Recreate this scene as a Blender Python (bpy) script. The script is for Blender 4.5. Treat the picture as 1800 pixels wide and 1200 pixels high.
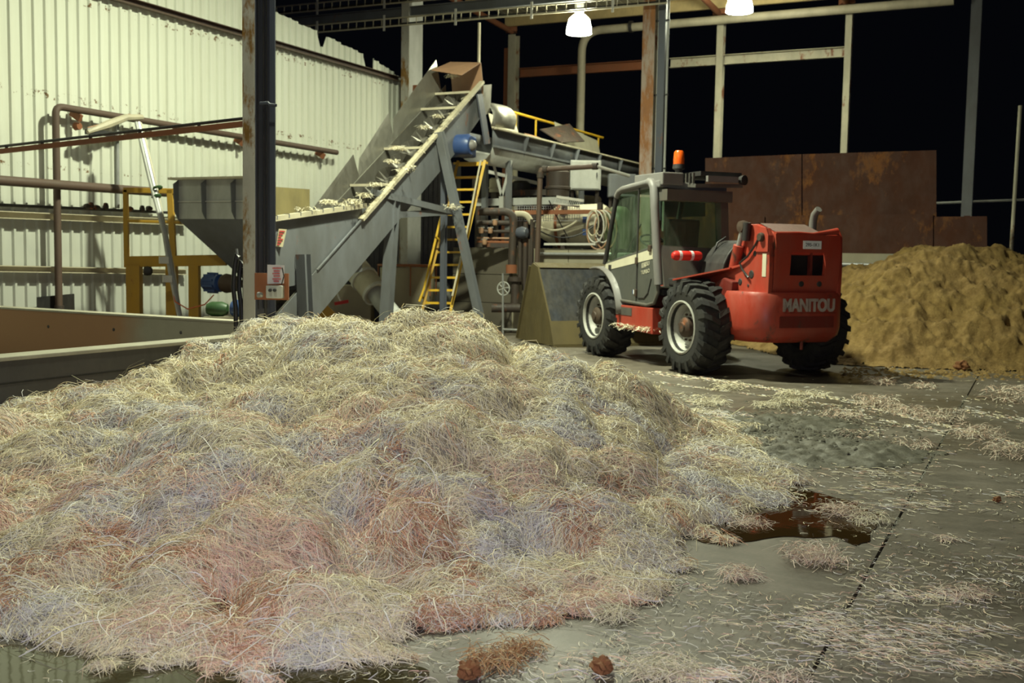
import bpy, bmesh, math, random
import numpy as np
from mathutils import Vector, Matrix
random.seed(7)
rng = np.random.default_rng(11)
for _o in list(bpy.data.objects):
    bpy.data.objects.remove(_o, do_unlink=True)
SC = bpy.context.scene
COL = SC.collection

# ------------------------------------------------------------------ camera
F = 1900.0
PITCH = math.atan(153 / 1900); ROLL = math.atan(.0164)
CAM = Vector((0, 0, 1.5))
_f = Vector((0, math.cos(PITCH), -math.sin(PITCH)))
_r0 = Vector((1, 0, 0)); _u0 = Vector((0, math.sin(PITCH), math.cos(PITCH)))
_r = _r0 * math.cos(ROLL) + _u0 * math.sin(ROLL)
_u = _u0 * math.cos(ROLL) - _r0 * math.sin(ROLL)
cd = bpy.data.cameras.new('camera'); cd.sensor_width = 36; cd.lens = 36 * F / 1800
cd.clip_end = 200
cd.dof.use_dof = True; cd.dof.focus_distance = 6.0; cd.dof.aperture_fstop = 4.0
cam = bpy.data.objects.new('camera', cd); COL.objects.link(cam)
cam.matrix_world = Matrix(((_r.x, _u.x, -_f.x, CAM.x), (_r.y, _u.y, -_f.y, CAM.y), (_r.z, _u.z, -_f.z, CAM.z), (0, 0, 0, 1)))
SC.camera = cam

# ------------------------------------------------------------------ world, lamps, exposure
w = bpy.data.worlds.new('night'); SC.world = w; w.use_nodes = True
w.node_tree.nodes['Background'].inputs[0].default_value = (.010, .012, .018, 1)
w.node_tree.nodes['Background'].inputs[1].default_value = .12
SC.view_settings.view_transform = 'Standard'; SC.view_settings.look = 'None'
SC.view_settings.exposure = 0.0; SC.view_settings.gamma = 1.0; SC.view_settings.use_curve_mapping = False

def highbay(name, loc, watts, col=(.95, 1.0, .72), size=.5, aim=None, spread=170):
    l = bpy.data.lights.new(name, 'AREA'); l.shape = 'DISK'; l.size = size; l.energy = watts; l.color = col
    l.spread = math.radians(spread)
    o = bpy.data.objects.new(name, l); COL.objects.link(o); o.location = loc
    if aim: o.rotation_euler = (Vector(aim) - Vector(loc)).to_track_quat('-Z', 'Y').to_euler()
    return o
highbay('unseen_highbay_light', (-.7, 13.8, 7.7), 1300, aim=(-.8, 13.8, 0))
highbay('unseen_highbay_light', (-3.0, 5.5, 7.8), 200, aim=(-2.0, 6.2, 0))  # unseen lamp, added overhead to brighten surfaces facing the camera
# photographer's flash, on the camera
fl = bpy.data.lights.new('camera_flash', 'SPOT'); fl.energy = 420; fl.color = (.93, .86, 1.0)
fl.spot_size = math.radians(75); fl.spot_blend = .6; fl.shadow_soft_size = .05
fo = bpy.data.objects.new('camera_flash', fl); COL.objects.link(fo)
fo.location = CAM + _u * .14 - _f * .05
fo.rotation_euler = _f.to_track_quat('-Z', 'Y').to_euler()

# ------------------------------------------------------------------ helpers
def ray(px, py):
    return _f * F + _r * (px - 900) + _u * (600 - py)
def P(px, py, Y):                      # point of the place seen at a pixel of the photo, Y metres ahead
    d = ray(px, py); return CAM + d * (Y / d.y)
def G(px, py, z=0.0):                  # point at height z
    d = ray(px, py); return CAM + d * ((z - CAM.z) / d.z)
def PL(px, py, p0, n):                 # point on a plane
    d = ray(px, py); n = Vector(n); return CAM + d * ((Vector(p0) - CAM).dot(n) / d.dot(n))
D1 = Vector((.438, .899, 0)).normalized()      # along the clad wall
D2 = Vector((D1.y, -D1.x, 0))                  # square to it, to the right and nearer
UP = Vector((0, 0, 1))

class MB:
    def __init__(s): s.v = []; s.f = []
    def add(s, vs, fs):
        n = len(s.v); s.v += [Vector(p) for p in vs]; s.f += [tuple(i + n for i in q) for q in fs]; return s
    def box(s, c, d, R=None):
        c = Vector(c); vs = []
        for z in (-.5, .5):
            for x, y in ((-.5, -.5), (.5, -.5), (.5, .5), (-.5, .5)):
                p = Vector((x * d[0], y * d[1], z * d[2]))
                vs.append(c + (R @ p if R else p))
        return s.add(vs, [(3, 2, 1, 0), (4, 5, 6, 7), (0, 1, 5, 4), (1, 2, 6, 5), (2, 3, 7, 6), (3, 0, 4, 7)])
    def bb(s, a, b):
        a = Vector(a); b = Vector(b); return s.box((a + b) / 2, [abs(b[i] - a[i]) for i in range(3)])
    def frame(s, p0, p1, up):
        t = (Vector(p1) - Vector(p0)).normalized(); up = Vector(up)
        x = t.cross(up)
        if x.length < 1e-4: x = t.cross(Vector((1, 0, 0)))
        x.normalize(); y = x.cross(t).normalized(); return t, x, y
    def ext(s, prof, p0, p1, up=UP, cap=True):     # extrude a 2-D profile (across, up) from p0 to p1
        p0 = Vector(p0); p1 = Vector(p1); t, x, y = s.frame(p0, p1, up); n = len(prof)
        vs = [p0 + x * a + y * b for a, b in prof] + [p1 + x * a + y * b for a, b in prof]
        fs = [(i, (i + 1) % n, n + (i + 1) % n, n + i) for i in range(n)]
        if cap: fs += [tuple(range(n))[::-1], tuple(range(n, 2 * n))]
        return s.add(vs, fs)
    def bar(s, p0, p1, w_, h_, up=UP):
        return s.ext([(-w_ / 2, -h_ / 2), (w_ / 2, -h_ / 2), (w_ / 2, h_ / 2), (-w_ / 2, h_ / 2)], p0, p1, up)
    def ibeam(s, p0, p1, w_, h_, tf=.018, tw=.012, up=UP):
        a, b = w_ / 2, h_ / 2
        return s.ext([(-a, -b), (a, -b), (a, -b + tf), (tw / 2, -b + tf), (tw / 2, b - tf), (a, b - tf), (a, b), (-a, b), (-a, b - tf), (-tw / 2, b - tf), (-tw / 2, -b + tf), (-a, -b + tf)], p0, p1, up)
    def cbeam(s, p0, p1, w_, h_, t=.012, up=UP):
        a, b = w_ / 2, h_ / 2
        return s.ext([(-a, -b), (a, -b), (a, -b + t), (-a + t, -b + t), (-a + t, b - t), (a, b - t), (a, b), (-a, b)], p0, p1, up)
    def angle(s, p0, p1, w_, h_, t=.01, up=UP):
        a, b = w_ / 2, h_ / 2
        return s.ext([(-a, -b), (a, -b), (a, -b + t), (-a + t, -b + t), (-a + t, b), (-a, b)], p0, p1, up)
    def tube(s, pts, r, n=10, cap=True):
        pts = [Vector(p) for p in pts]; m = len(pts); rr = r if isinstance(r, (list, tuple)) else [r] * m
        prev = None; vs = []
        for i, p in enumerate(pts):
            t = (pts[min(i + 1, m - 1)] - pts[max(i - 1, 0)]).normalized()
            if prev is None:
                x = t.cross(UP)
                if x.length < 1e-3: x = t.cross(Vector((1, 0, 0)))
            else: x = prev - t * prev.dot(t)
            x.normalize(); y = t.cross(x); prev = x
            vs += [p + (x * math.cos(2 * math.pi * k / n) + y * math.sin(2 * math.pi * k / n)) * rr[i] for k in range(n)]
        fs = [(i * n + k, i * n + (k + 1) % n, (i + 1) * n + (k + 1) % n, (i + 1) * n + k) for i in range(m - 1) for k in range(n)]
        if cap: fs += [tuple(range(n))[::-1], tuple(range((m - 1) * n, m * n))]
        return s.add(vs, fs)
    def lathe(s, prof, o, ax, n=24, closed=False):  # profile of (radius, along axis)
        o = Vector(o); ax = Vector(ax).normalized()
        x = ax.cross(UP)
        if x.length < 1e-3: x = Vector((1, 0, 0))
        x.normalize(); y = ax.cross(x); m = len(prof)
        vs = [o + ax * h_ + (x * math.cos(2 * math.pi * k / n) + y * math.sin(2 * math.pi * k / n)) * r_ for r_, h_ in prof for k in range(n)]
        fs = [(i * n + k, i * n + (k + 1) % n, ((i + 1) % m) * n + (k + 1) % n, ((i + 1) % m) * n + k) for i in range(m if closed else m - 1) for k in range(n)]
        return s.add(vs, fs)
    def prism(s, poly, vec):
        n = len(poly); poly = [Vector(p) for p in poly]; vec = Vector(vec)
        return s.add(poly + [p + vec for p in poly], [tuple(range(n))[::-1], tuple(range(n, 2 * n))] + [(i, (i + 1) % n, n + (i + 1) % n, n + i) for i in range(n)])
    def plate(s, quad, t):                 # a flat plate of thickness t from its corner loop
        q = [Vector(p) for p in quad]; nrm = (q[1] - q[0]).cross(q[2] - q[0]).normalized()
        return s.prism([p - nrm * t / 2 for p in q], nrm * t)
    def build(s, name, m, parent=None, smooth=False, bevel=0, world=False, shift=None):
        vs = s.v
        if world and parent is not None:
            inv = MW[parent.name].inverted(); vs = [inv @ p for p in vs]
        me = bpy.data.meshes.new(name); me.from_pydata([tuple(p) for p in vs], [], s.f)
        bm = bmesh.new(); bm.from_mesh(me)
        bmesh.ops.recalc_face_normals(bm, faces=bm.faces)
        if bevel: bmesh.ops.bevel(bm, geom=[e for e in bm.edges if e.calc_face_angle(0) > .5], offset=bevel, segments=2, affect='EDGES', profile=.6)
        for fc in bm.faces: fc.smooth = smooth
        if smooth:
            for e in bm.edges:
                if e.calc_face_angle(0) > .75: e.smooth = False
        bm.to_mesh(me); bm.free()
        o = bpy.data.objects.new(name, me); COL.objects.link(o)
        if m is not None: me.materials.append(m)
        if parent is not None: o.parent = parent
        return o
MW = {}
def thing(name, label, cat, loc=(0, 0, 0), rotz=0, group=None):
    o = bpy.data.objects.new(name, None); COL.objects.link(o); o.empty_display_size = .2
    o.location = loc; o.rotation_euler = (0, 0, rotz)
    o['label'] = label; o['category'] = cat
    if group: o['group'] = group
    MW[o.name] = Matrix.Translation(Vector(loc)) @ Matrix.Rotation(rotz, 4, 'Z')
    return o
def tag(o, label, cat, group=None):
    o['label'] = label; o['category'] = cat
    if group: o['group'] = group
    return o
def struct(o, label=None):
    o['kind'] = 'structure'
    if label: o['label'] = label
    return o
def bend(a, b, c, r, n=6):             # points from a to c with a rounded corner at b
    a, b, c = Vector(a), Vector(b), Vector(c); u_ = (a - b).normalized(); v_ = (c - b).normalized()
    p, q = b + u_ * r, b + v_ * r
    return [a] + [(p * (1 - t) ** 2 + b * 2 * t * (1 - t) + q * t * t) for t in [i / n for i in range(n + 1)]] + [c]
def sag(a, b, d, n=12):
    a, b = Vector(a), Vector(b); return [a.lerp(b, i / n) - UP * d * 4 * (i / n) * (1 - i / n) for i in range(n + 1)]

# ------------------------------------------------------------------ materials (procedural)
def newmat(name):
    m = bpy.data.materials.new(name); m.use_nodes = True; nt = m.node_tree
    return m, nt, nt.nodes['Principled BSDF'], nt.nodes, nt.links
def ramp(N, L, src, stops):
    r = N.new('ShaderNodeValToRGB'); e = r.color_ramp.elements
    while len(e) < len(stops): e.new(.5)
    for k, (p, c) in enumerate(stops):
        e[k].position = p; e[k].color = (c, c, c, 1) if isinstance(c, (int, float)) else (*c[:3], 1)
    L.new(src, r.inputs[0]); return r.outputs[0]
def noise(N, L, vec, scale, detail=5, rough=.6):
    t = N.new('ShaderNodeTexNoise'); t.inputs['Scale'].default_value = scale; t.inputs['Detail'].default_value = detail
    t.inputs['Roughness'].default_value = rough
    if vec is not None: L.new(vec, t.inputs['Vector'])
    return t.outputs['Fac']
def mix(N, L, fac, a, b, mode='MIX'):
    m = N.new('ShaderNodeMix'); m.data_type = 'RGBA'; m.blend_type = mode
    def put(sock, val):
        if isinstance(val, (int, float)): sock.default_value = val
        elif isinstance(val, tuple): sock.default_value = (*val[:3], 1)
        else: L.new(val, sock)
    put(m.inputs[0], fac); put(m.inputs[6], a); put(m.inputs[7], b); return m.outputs[2]
def mapping(N, L, scale=(1, 1, 1)):
    t = N.new('ShaderNodeTexCoord'); mp = N.new('ShaderNodeMapping'); mp.inputs['Scale'].default_value = scale
    L.new(t.outputs['Object'], mp.inputs[0]); return mp.outputs[0]
def bumpn(N, L, b, h, strength=.3, dist=.01):
    k = N.new('ShaderNodeBump'); k.inputs['Strength'].default_value = strength; k.inputs['Distance'].default_value = dist
    L.new(h, k.inputs['Height']); L.new(k.outputs[0], b.inputs['Normal'])
RUST = (.17, .055, .018)
def paint(name, c, rough=.5, metal=0.0, dirt=.35, rust=0.0, dirtc=(.10, .085, .055), scale=3.0, bump=.15, rustc=RUST, stretch=(1, 1, .45)):
    m, nt, b, N, L = newmat(name); v = mapping(N, L, stretch)
    n1 = noise(N, L, v, scale, 6, .65); n2 = noise(N, L, v, scale * 4.3, 5, .7)
    col = mix(N, L, ramp(N, L, n1, [(.38, 0.0), (.78, dirt)]), c, dirtc)
    col = mix(N, L, ramp(N, L, n2, [(.3, .25), (.7, 0.0)]), col, tuple(x * .72 for x in c))
    if rust:
        n3 = noise(N, L, v, scale * .9 + .7, 7, .72)
        fac = ramp(N, L, n3, [(.64 - .28 * rust, 0.0), (.70 - .24 * rust, 1.0)])
        rc = mix(N, L, n2, tuple(x * .5 for x in rustc), tuple(min(1, x * 1.9) for x in rustc))
        col = mix(N, L, fac, col, rc)
    L.new(col, b.inputs['Base Color']); b.inputs['Metallic'].default_value = metal
    L.new(ramp(N, L, n2, [(.3, max(0, rough - .12)), (.7, min(1, rough + .18))]), b.inputs['Roughness'])
    if bump: bumpn(N, L, b, n2, bump, .006)
    return m
M = {}
M['grey'] = paint('grey_painted_steel', (.155, .165, .18), .5, dirt=.75, scale=1.6, dirtc=(.07, .065, .05), rust=.04)
M['olive'] = paint('olive_stained_steel', (.30, .25, .11), .6, dirt=.6)
M['greyl'] = paint('light_grey_steel', (.46, .47, .44), .5, dirt=.5)
M['bluegrey'] = paint('blue_grey_paint', (.075, .085, .115), .45, dirt=.35, rust=.05)
M['colrust'] = paint('weathered_column_paint', (.50, .48, .42), .6, rust=.46, scale=2.4, dirt=.5, rustc=(.19, .10, .022))
M['creamrust'] = paint('cream_steel_with_rust', (.50, .47, .35), .6, rust=.22, dirt=.5)
M['rust'] = paint('rusted_steel', (.07, .022, .009), .8, rust=.40, dirt=.7, rustc=(.125, .046, .010), dirtc=(.022, .012, .009), scale=1.1, stretch=(1, 1, .6))
M['rustbeam'] = paint('rust_brown_beam', (.27, .095, .04), .8, dirt=.4)
M['brownpipe'] = paint('brown_pipe', (.10, .062, .045), .6, dirt=.4)
M['darkpipe'] = paint('dark_pipe', (.045, .032, .026), .6, dirt=.4, rust=.25)
M['cream'] = paint('cream_paint', (.55, .50, .36), .55, dirt=.45)
M['white'] = paint('dirty_white', (.62, .61, .55), .5, dirt=.35)
M['yellow'] = paint('yellow_paint', (.66, .40, .015), .5, dirt=.3, rust=.12)
M['ochre'] = paint('ochre_paint', (.46, .26, .02), .55, dirt=.35, rust=.06)
M['steel'] = paint('stainless_sheet', (.42, .41, .36), .42, metal=.75, dirt=.35, bump=.1)
M['steeld'] = paint('worn_trough_steel', (.24, .23, .20), .38, metal=.6, dirt=.7, scale=5)
M['blue'] = paint('blue_paint', (.02, .06, .20), .4, dirt=.3)
M['green'] = paint('green_paint', (.02, .07, .02), .45, dirt=.4)
M['red'] = paint('worn_red_paint', (.40, .042, .022), .42, dirt=.5, rust=.22, rustc=(.06, .035, .025), dirtc=(.30, .13, .09), scale=2.3)
M['redd'] = paint('dark_red_paint', (.17, .018, .012), .5, dirt=.5, rust=.14, rustc=(.05, .03, .025), dirtc=(.14, .06, .045))
M['plastic'] = paint('black_plastic', (.022, .021, .022), .55, dirt=.45, dirtc=(.09, .075, .065))
M['cabgrey'] = paint('dirty_grey_cab', (.085, .082, .075), .55, dirt=.6, dirtc=(.16, .13, .09))
M['cabframe'] = paint('grey_cab_frame', (.19, .185, .18), .5, dirt=.5, dirtc=(.12, .09, .06))
M['doorgrey'] = paint('dark_grey_door', (.075, .078, .07), .6, dirt=.35, dirtc=(.14, .13, .10))
M['stripe'] = paint('cream_stripe', (.66, .62, .47), .5, dirt=.25)
M['tyre'] = paint('muddy_tyre_rubber', (.018, .018, .019), .75, dirt=.55, dirtc=(.060, .054, .042), scale=3, bump=.4, stretch=(1, 1, 1))
M['rim'] = paint('dirty_white_rim', (.46, .46, .42), .5, dirt=.75, rust=.12, scale=4, dirtc=(.09, .075, .05))
M['hub'] = paint('rusty_hub', (.055, .030, .020), .7, dirt=.6, rust=.2)
M['bucket'] = paint('scuffed_bucket_steel', (.06, .066, .08), .45, metal=.45, dirt=.6, dirtc=(.16, .13, .07), scale=2.2)
M['bucketside'] = paint('muddy_bucket_side', (.115, .088, .033), .7, dirt=.6, dirtc=(.05, .04, .02))
M['concrete'] = paint('concrete_cream', (.34, .31, .22), .85, dirt=.5, dirtc=(.15, .13, .09), scale=1.6, bump=.3)
M['concdark'] = paint('dark_stained_concrete', (.085, .08, .072), .8, dirt=.75, dirtc=(.022, .021, .02), scale=1.5, bump=.35)
M['conctop'] = paint('concrete_top_edge', (.42, .40, .31), .85, dirt=.4, scale=4)
M['black'] = paint('black_sheet', (.012, .012, .014), .5, dirt=.3)
M['orange'] = paint('orange_lens', (.75, .11, .01), .25, dirt=.05)
M['redp'] = paint('bright_red', (.55, .02, .015), .4, dirt=.1)
M['signw'] = paint('white_sign', (.62, .58, .62), .5, dirt=.15)
M['signr'] = paint('red_print', (.50, .05, .05), .6, dirt=.1)
M['signy'] = paint('cream_sign', (.58, .52, .34), .5, dirt=.15)
M['copper'] = paint('copper_brown_sheet', (.42, .24, .14), .5, dirt=.35)
M['platew'] = paint('white_plate', (.9, .9, .9), .35, dirt=.0, bump=0)
M['galv'] = paint('galvanised_steel', (.42, .43, .43), .4, metal=.5, dirt=.3)
M['hose'] = paint('black_hose', (.012, .012, .014), .4, dirt=.2)
M['orhose'] = paint('orange_cable', (.62, .13, .035), .5, dirt=.1)
M['lit_purlin'] = paint('lamp_yellow_purlin', (.56, .43, .20), .7, dirt=.4, scale=5)  # steel purlins, with the lamps' yellow light put into their colour
M['roofsheet'] = paint('roof_sheet', (.36, .34, .25), .6, dirt=.4)
M['darkgreen'] = paint('dark_green_tank', (.08, .10, .045), .5, dirt=.5)

def mat_glass():
    m, nt, b, N, L = newmat('dusty_cab_glass'); v = mapping(N, L, (1, 1, .3))
    out = N['Material Output']; tr = N.new('ShaderNodeBsdfTransparent'); tr.inputs[0].default_value = (.80, .90, .82, 1)
    b.inputs['Base Color'].default_value = (.25, .28, .22, 1); b.inputs['Roughness'].default_value = .08
    ms = N.new('ShaderNodeMixShader'); n = noise(N, L, v, 9, 6, .7)
    L.new(ramp(N, L, n, [(.4, .05), (.75, .20)]), ms.inputs[0]); L.new(tr.outputs[0], ms.inputs[1]); L.new(b.outputs[0], ms.inputs[2])
    L.new(ms.outputs[0], out.inputs[0]); return m
M['glass'] = mat_glass()
def mat_emit(name, c, s):
    m, nt, b, N, L = newmat(name); b.inputs['Emission Color'].default_value = (*c, 1); b.inputs['Emission Strength'].default_value = s
    b.inputs['Base Color'].default_value = (.8, .8, .7, 1); return m
M['lamp'] = mat_emit('glowing_lamp_bowl', (.98, 1, .74), 95)

def mat_cladding():
    m, nt, b, N, L = newmat('white_ribbed_cladding'); v = mapping(N, L, (1, 1, 1)); vs = mapping(N, L, (3.0, 3.0, .22))
    sep = N.new('ShaderNodeSeparateXYZ'); L.new(v, sep.inputs[0])
    streak = noise(N, L, vs, 2.2, 6, .7); blot = noise(N, L, v, .9, 5, .6); fine = noise(N, L, v, 16, 4, .7)
    col = mix(N, L, ramp(N, L, streak, [(.42, 0.0), (.8, .30)]), (.66, .68, .58), (.42, .40, .27))
    # grime rising from the foot of the sheets, ragged
    gz = N.new('ShaderNodeMath'); gz.operation = 'MULTIPLY_ADD'; L.new(blot, gz.inputs[0]); gz.inputs[1].default_value = 2.6; L.new(sep.outputs[2], gz.inputs[2])
    col = mix(N, L, ramp(N, L, gz.outputs[0], [(.30, .0), (.31, .0)]), col, col)
    g2 = N.new('ShaderNodeMapRange'); L.new(gz.outputs[0], g2.inputs[0]); g2.inputs[1].default_value = 2.2; g2.inputs[2].default_value = 4.4; g2.inputs[3].default_value = .62; g2.inputs[4].default_value = 0
    col = mix(N, L, g2.outputs[0], col, (.34, .35, .33))
    # rows of rusted screw lines along the girts
    tot = None
    for z, hw in ((5.02, .05), (3.62, .06), (2.62, .03)):
        a = N.new('ShaderNodeMath'); a.operation = 'SUBTRACT'; L.new(sep.outputs[2], a.inputs[0]); a.inputs[1].default_value = z
        ab = N.new('ShaderNodeMath'); ab.operation = 'ABSOLUTE'; L.new(a.outputs[0], ab.inputs[0])
        lt = N.new('ShaderNodeMath'); lt.operation = 'LESS_THAN'; L.new(ab.outputs[0], lt.inputs[0]); lt.inputs[1].default_value = hw
        if tot is None: tot = lt.outputs[0]
        else:
            ad = N.new('ShaderNodeMath'); ad.operation = 'ADD'; L.new(tot, ad.inputs[0]); L.new(lt.outputs[0], ad.inputs[1]); tot = ad.outputs[0]
    spots = noise(N, L, v, 7.5, 5, .75)
    mu = N.new('ShaderNodeMath'); mu.operation = 'MULTIPLY'; L.new(ramp(N, L, spots, [(.57, 0.0), (.62, 1.0)]), mu.inputs[0]); L.new(tot, mu.inputs[1])
    col = mix(N, L, mu.outputs[0], col, (.16, .085, .03))
    rare = noise(N, L, v, 3.1, 6, .8)
    col = mix(N, L, ramp(N, L, rare, [(.74, 0.0), (.77, .9)]), col, (.13, .07, .025))
    L.new(col, b.inputs['Base Color']); b.inputs['Roughness'].default_value = .5; b.inputs['Metallic'].default_value = 0
    bumpn(N, L, b, fine, .08, .004); return m
M['clad'] = mat_cladding()

def mat_floor():
    m, nt, b, N, L = newmat('damp_concrete_floor'); v = mapping(N, L)
    rot = N.new('ShaderNodeMapping'); rot.inputs['Rotation'].default_value = (0, 0, math.radians(24)); rot.inputs['Scale'].default_value = (.45, 2.6, 1); L.new(v, rot.inputs[0])
    big = noise(N, L, v, .55, 5, .6); mid = noise(N, L, v, 3.2, 6, .7); fine = noise(N, L, v, 42, 4, .7); drag = noise(N, L, rot.outputs[0], 2.1, 7, .72)
    col = mix(N, L, ramp(N, L, big, [(.35, 0.0), (.65, 1.0)]), (.126, .104, .077), (.190, .163, .128))
    col = mix(N, L, ramp(N, L, mid, [(.4, 0.0), (.66, .75)]), col, (.070, .060, .042))
    col = mix(N, L, ramp(N, L, drag, [(.54, 0.0), (.72, .60)]), col, (.30, .275, .23))
    col = mix(N, L, ramp(N, L, fine, [(.35, .35), (.65, 0.0)]), col, (.06, .055, .042))
    L.new(col, b.inputs['Base Color'])
    L.new(ramp(N, L, big, [(.35, .32), (.62, .72)]), b.inputs['Roughness'])
    bumpn(N, L, b, mid, .18, .012); return m
M['floor'] = mat_floor()
def mat_bunker():
    m, nt, b, N, L = newmat('bunker_concrete_with_pink_stain'); v = mapping(N, L)
    n1 = noise(N, L, v, .8, 4, .55); n2 = noise(N, L, v, 7, 6, .7)
    sep = N.new('ShaderNodeSeparateXYZ'); L.new(v, sep.inputs[0])
    ma = N.new('ShaderNodeMath'); ma.operation = 'MULTIPLY_ADD'; L.new(n1, ma.inputs[0]); ma.inputs[1].default_value = -1.6; L.new(sep.outputs[0], ma.inputs[2])
    mr = N.new('ShaderNodeMapRange'); L.new(ma.outputs[0], mr.inputs[0]); mr.inputs[1].default_value = -5.6; mr.inputs[2].default_value = -5.0; mr.inputs[3].default_value = .85; mr.inputs[4].default_value = 0
    col = mix(N, L, n2, (.30, .29, .21), (.40, .38, .29))
    col = mix(N, L, mr.outputs[0], col, (.38, .19, .085))
    L.new(col, b.inputs['Base Color']); b.inputs['Roughness'].default_value = .85; bumpn(N, L, b, n2, .2, .01); return m
M['bunker'] = mat_bunker()
def mat_sand():
    m, nt, b, N, L = newmat('sawdust'); v = mapping(N, L)
    n1 = noise(N, L, v, .7, 5, .6); n2 = noise(N, L, v, 30, 4, .8); n3 = noise(N, L, v, 5, 6, .7)
    col = mix(N, L, ramp(N, L, n1, [(.35, 0.0), (.65, 1.0)]), (.31, .205, .055), (.36, .235, .09))
    col = mix(N, L, ramp(N, L, n3, [(.40, .8), (.60, 0.0)]), col, (.17, .10, .025))  # dark noise patches put crevice shade into the sawdust colour
    col = mix(N, L, ramp(N, L, n2, [(.3, .4), (.6, 0.0)]), col, (.22, .14, .05))
    L.new(col, b.inputs['Base Color']); b.inputs['Roughness'].default_value = .95; bumpn(N, L, b, n2, .9, .03); return m
M['sand'] = mat_sand()
def mat_fibre(name):
    m, nt, b, N, L = newmat(name); at = N.new('ShaderNodeAttribute'); at.attribute_name = 'Col'
    L.new(at.outputs['Color'], b.inputs['Base Color']); b.inputs['Roughness'].default_value = .6
    b.inputs['Specular IOR Level'].default_value = .25; return m
M['fibre'] = mat_fibre('shredded_fibre')
def mat_water(name, c):
    m, nt, b, N, L = newmat(name); v = mapping(N, L)
    b.inputs['Base Color'].default_value = (*c, 1); b.inputs['Roughness'].default_value = .04; b.inputs['Specular IOR Level'].default_value = .6
    bumpn(N, L, b, noise(N, L, v, 14, 2, .5), .05, .004); return m
M['water'] = mat_water('brown_puddle_water', (.035, .020, .006))
M['sludge'] = paint('grey_green_sludge', (.125, .118, .088), .55, dirt=.8, dirtc=(.045, .045, .035), scale=6, bump=1.0, stretch=(1, 1, 1))

# ------------------------------------------------------------------ numpy noise
def vnoise(x, y, seed=0):
    xi = np.floor(x).astype(np.int64); yi = np.floor(y).astype(np.int64); fx = x - xi; fy = y - yi
    def h(a, b):
        n = (a * 374761393 + b * 668265263 + seed * 1442695041) & 0x7fffffff
        n = ((n ^ (n >> 13)) * 1274126177) & 0x7fffffff
        return ((n ^ (n >> 16)) & 0xffff) / 65535.0
    u_ = fx * fx * (3 - 2 * fx); v_ = fy * fy * (3 - 2 * fy)
    return (h(xi, yi) * (1 - u_) + h(xi + 1, yi) * u_) * (1 - v_) + (h(xi, yi + 1) * (1 - u_) + h(xi + 1, yi + 1) * u_) * v_
def fbm(x, y, seed=0, o=4):
    s_ = 0; a = .5; t = 0
    for k in range(o):
        s_ = s_ + a * vnoise(x * 2 ** k + 17.3 * k, y * 2 ** k + 9.1 * k, seed + k); t += a; a *= .5
    return s_ / t
def rbf(pts, vals, X, Y):
    pts = np.array(pts); vals = np.array(vals); d = np.linalg.norm(pts[:, None] - pts[None], axis=2)
    n = len(pts); A = np.zeros((n + 3, n + 3)); A[:n, :n] = d + np.eye(n) * -.02; A[:n, n] = 1; A[:n, n + 1:] = pts; A[n, :n] = 1; A[n + 1:, :n] = pts.T
    w_ = np.linalg.solve(A, np.concatenate([vals, [0, 0, 0]]))
    out = w_[n] + w_[n + 1] * X + w_[n + 2] * Y
    for i in range(n): out = out + w_[i] * np.hypot(X - pts[i, 0], Y - pts[i, 1])
    return out
# ================================================================== THE SETTING
# floor: slabs laid square to the clad wall, with open joints between them
fl_b = MB(); fl_b.box((1, 16, -.19), (46, 46, .06)); floor = struct(fl_b.build('floor', M['concdark']), 'grey damp concrete yard floor with open slab joints')
J0 = G(1445, 1150)
SL, SW = 46.0, 5.6
sm = MB(); sm.box((0, 0, -.08), (SW - .016, SL - .022, .16)); slab0 = None
ang = math.atan2(D2.y, D2.x)
for i in range(-3, 4):
    for j in (0,):
        c = J0 + D2 * (SW * (i + .5)) + D1 * (SL * (j + .42)); c.z = 0
        if slab0 is None:
            mb = MB(); mb.box((0, 0, -.08), (SW - .016, SL - .022, .16)); slab0 = mb.build('slab', M['floor'], floor); o = slab0
        else:
            o = slab0.copy(); COL.objects.link(o); o.parent = floor
        o.location = c; o.rotation_euler = (0, 0, ang)

# clad wall at the left: ribbed sheets on girts
W0 = Vector((-6.5, 15.5, 0)); WN = D2
def wtop(s_): return 5.36 + .098 * (9.2 - s_) - (.12 if s_ > 8.2 else 0) * (s_ - 8.2)
def WP(px, py, off=0.0): return PL(px, py, W0 + WN * off, WN)
wl = thing('wall_left', 'white ribbed sheet metal wall with rust marks', 'wall', W0); del wl['category']; wl['kind'] = 'structure'
PIT = .195
rib = [(0, 0), (.115, 0), (.132, .034), (.162, .034), (.179, 0)]
notches = {}
def sof(px, py): return (WP(px, py) - W0).dot(D1)
n1, n2 = sof(567, 75), sof(648, 115)
s0 = -5.0
for k in range(int((9.2 - s0) / (PIT * 4)) + 1):
    mb = MB(); a0 = s0 + k * PIT * 4; vs = []
    for q in range(4):
        for (ds, dn) in rib + ([(PIT, 0)] if q == 3 else []):
            s_ = a0 + q * PIT + ds
            if s_ > 9.2: continue
            cut = .24 if (abs(s_ - n1) < .10 or abs(s_ - n2) < .11) else 0
            vs.append((s_, dn, wtop(s_) - cut + .012 * math.sin(q * 2.1 + k)))
    pts = []
    for s_, dn, zt in vs: pts += [D1 * s_ + D2 * dn, D1 * s_ + D2 * dn + UP * zt]
    mb.add(pts, [(2 * i, 2 * i + 2, 2 * i + 3, 2 * i + 1) for i in range(len(vs) - 1)])
    o = mb.build('cladding_sheet', M['clad'], wl)
    md = o.modifiers.new('thickness', 'SOLIDIFY'); md.thickness = .004
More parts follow.
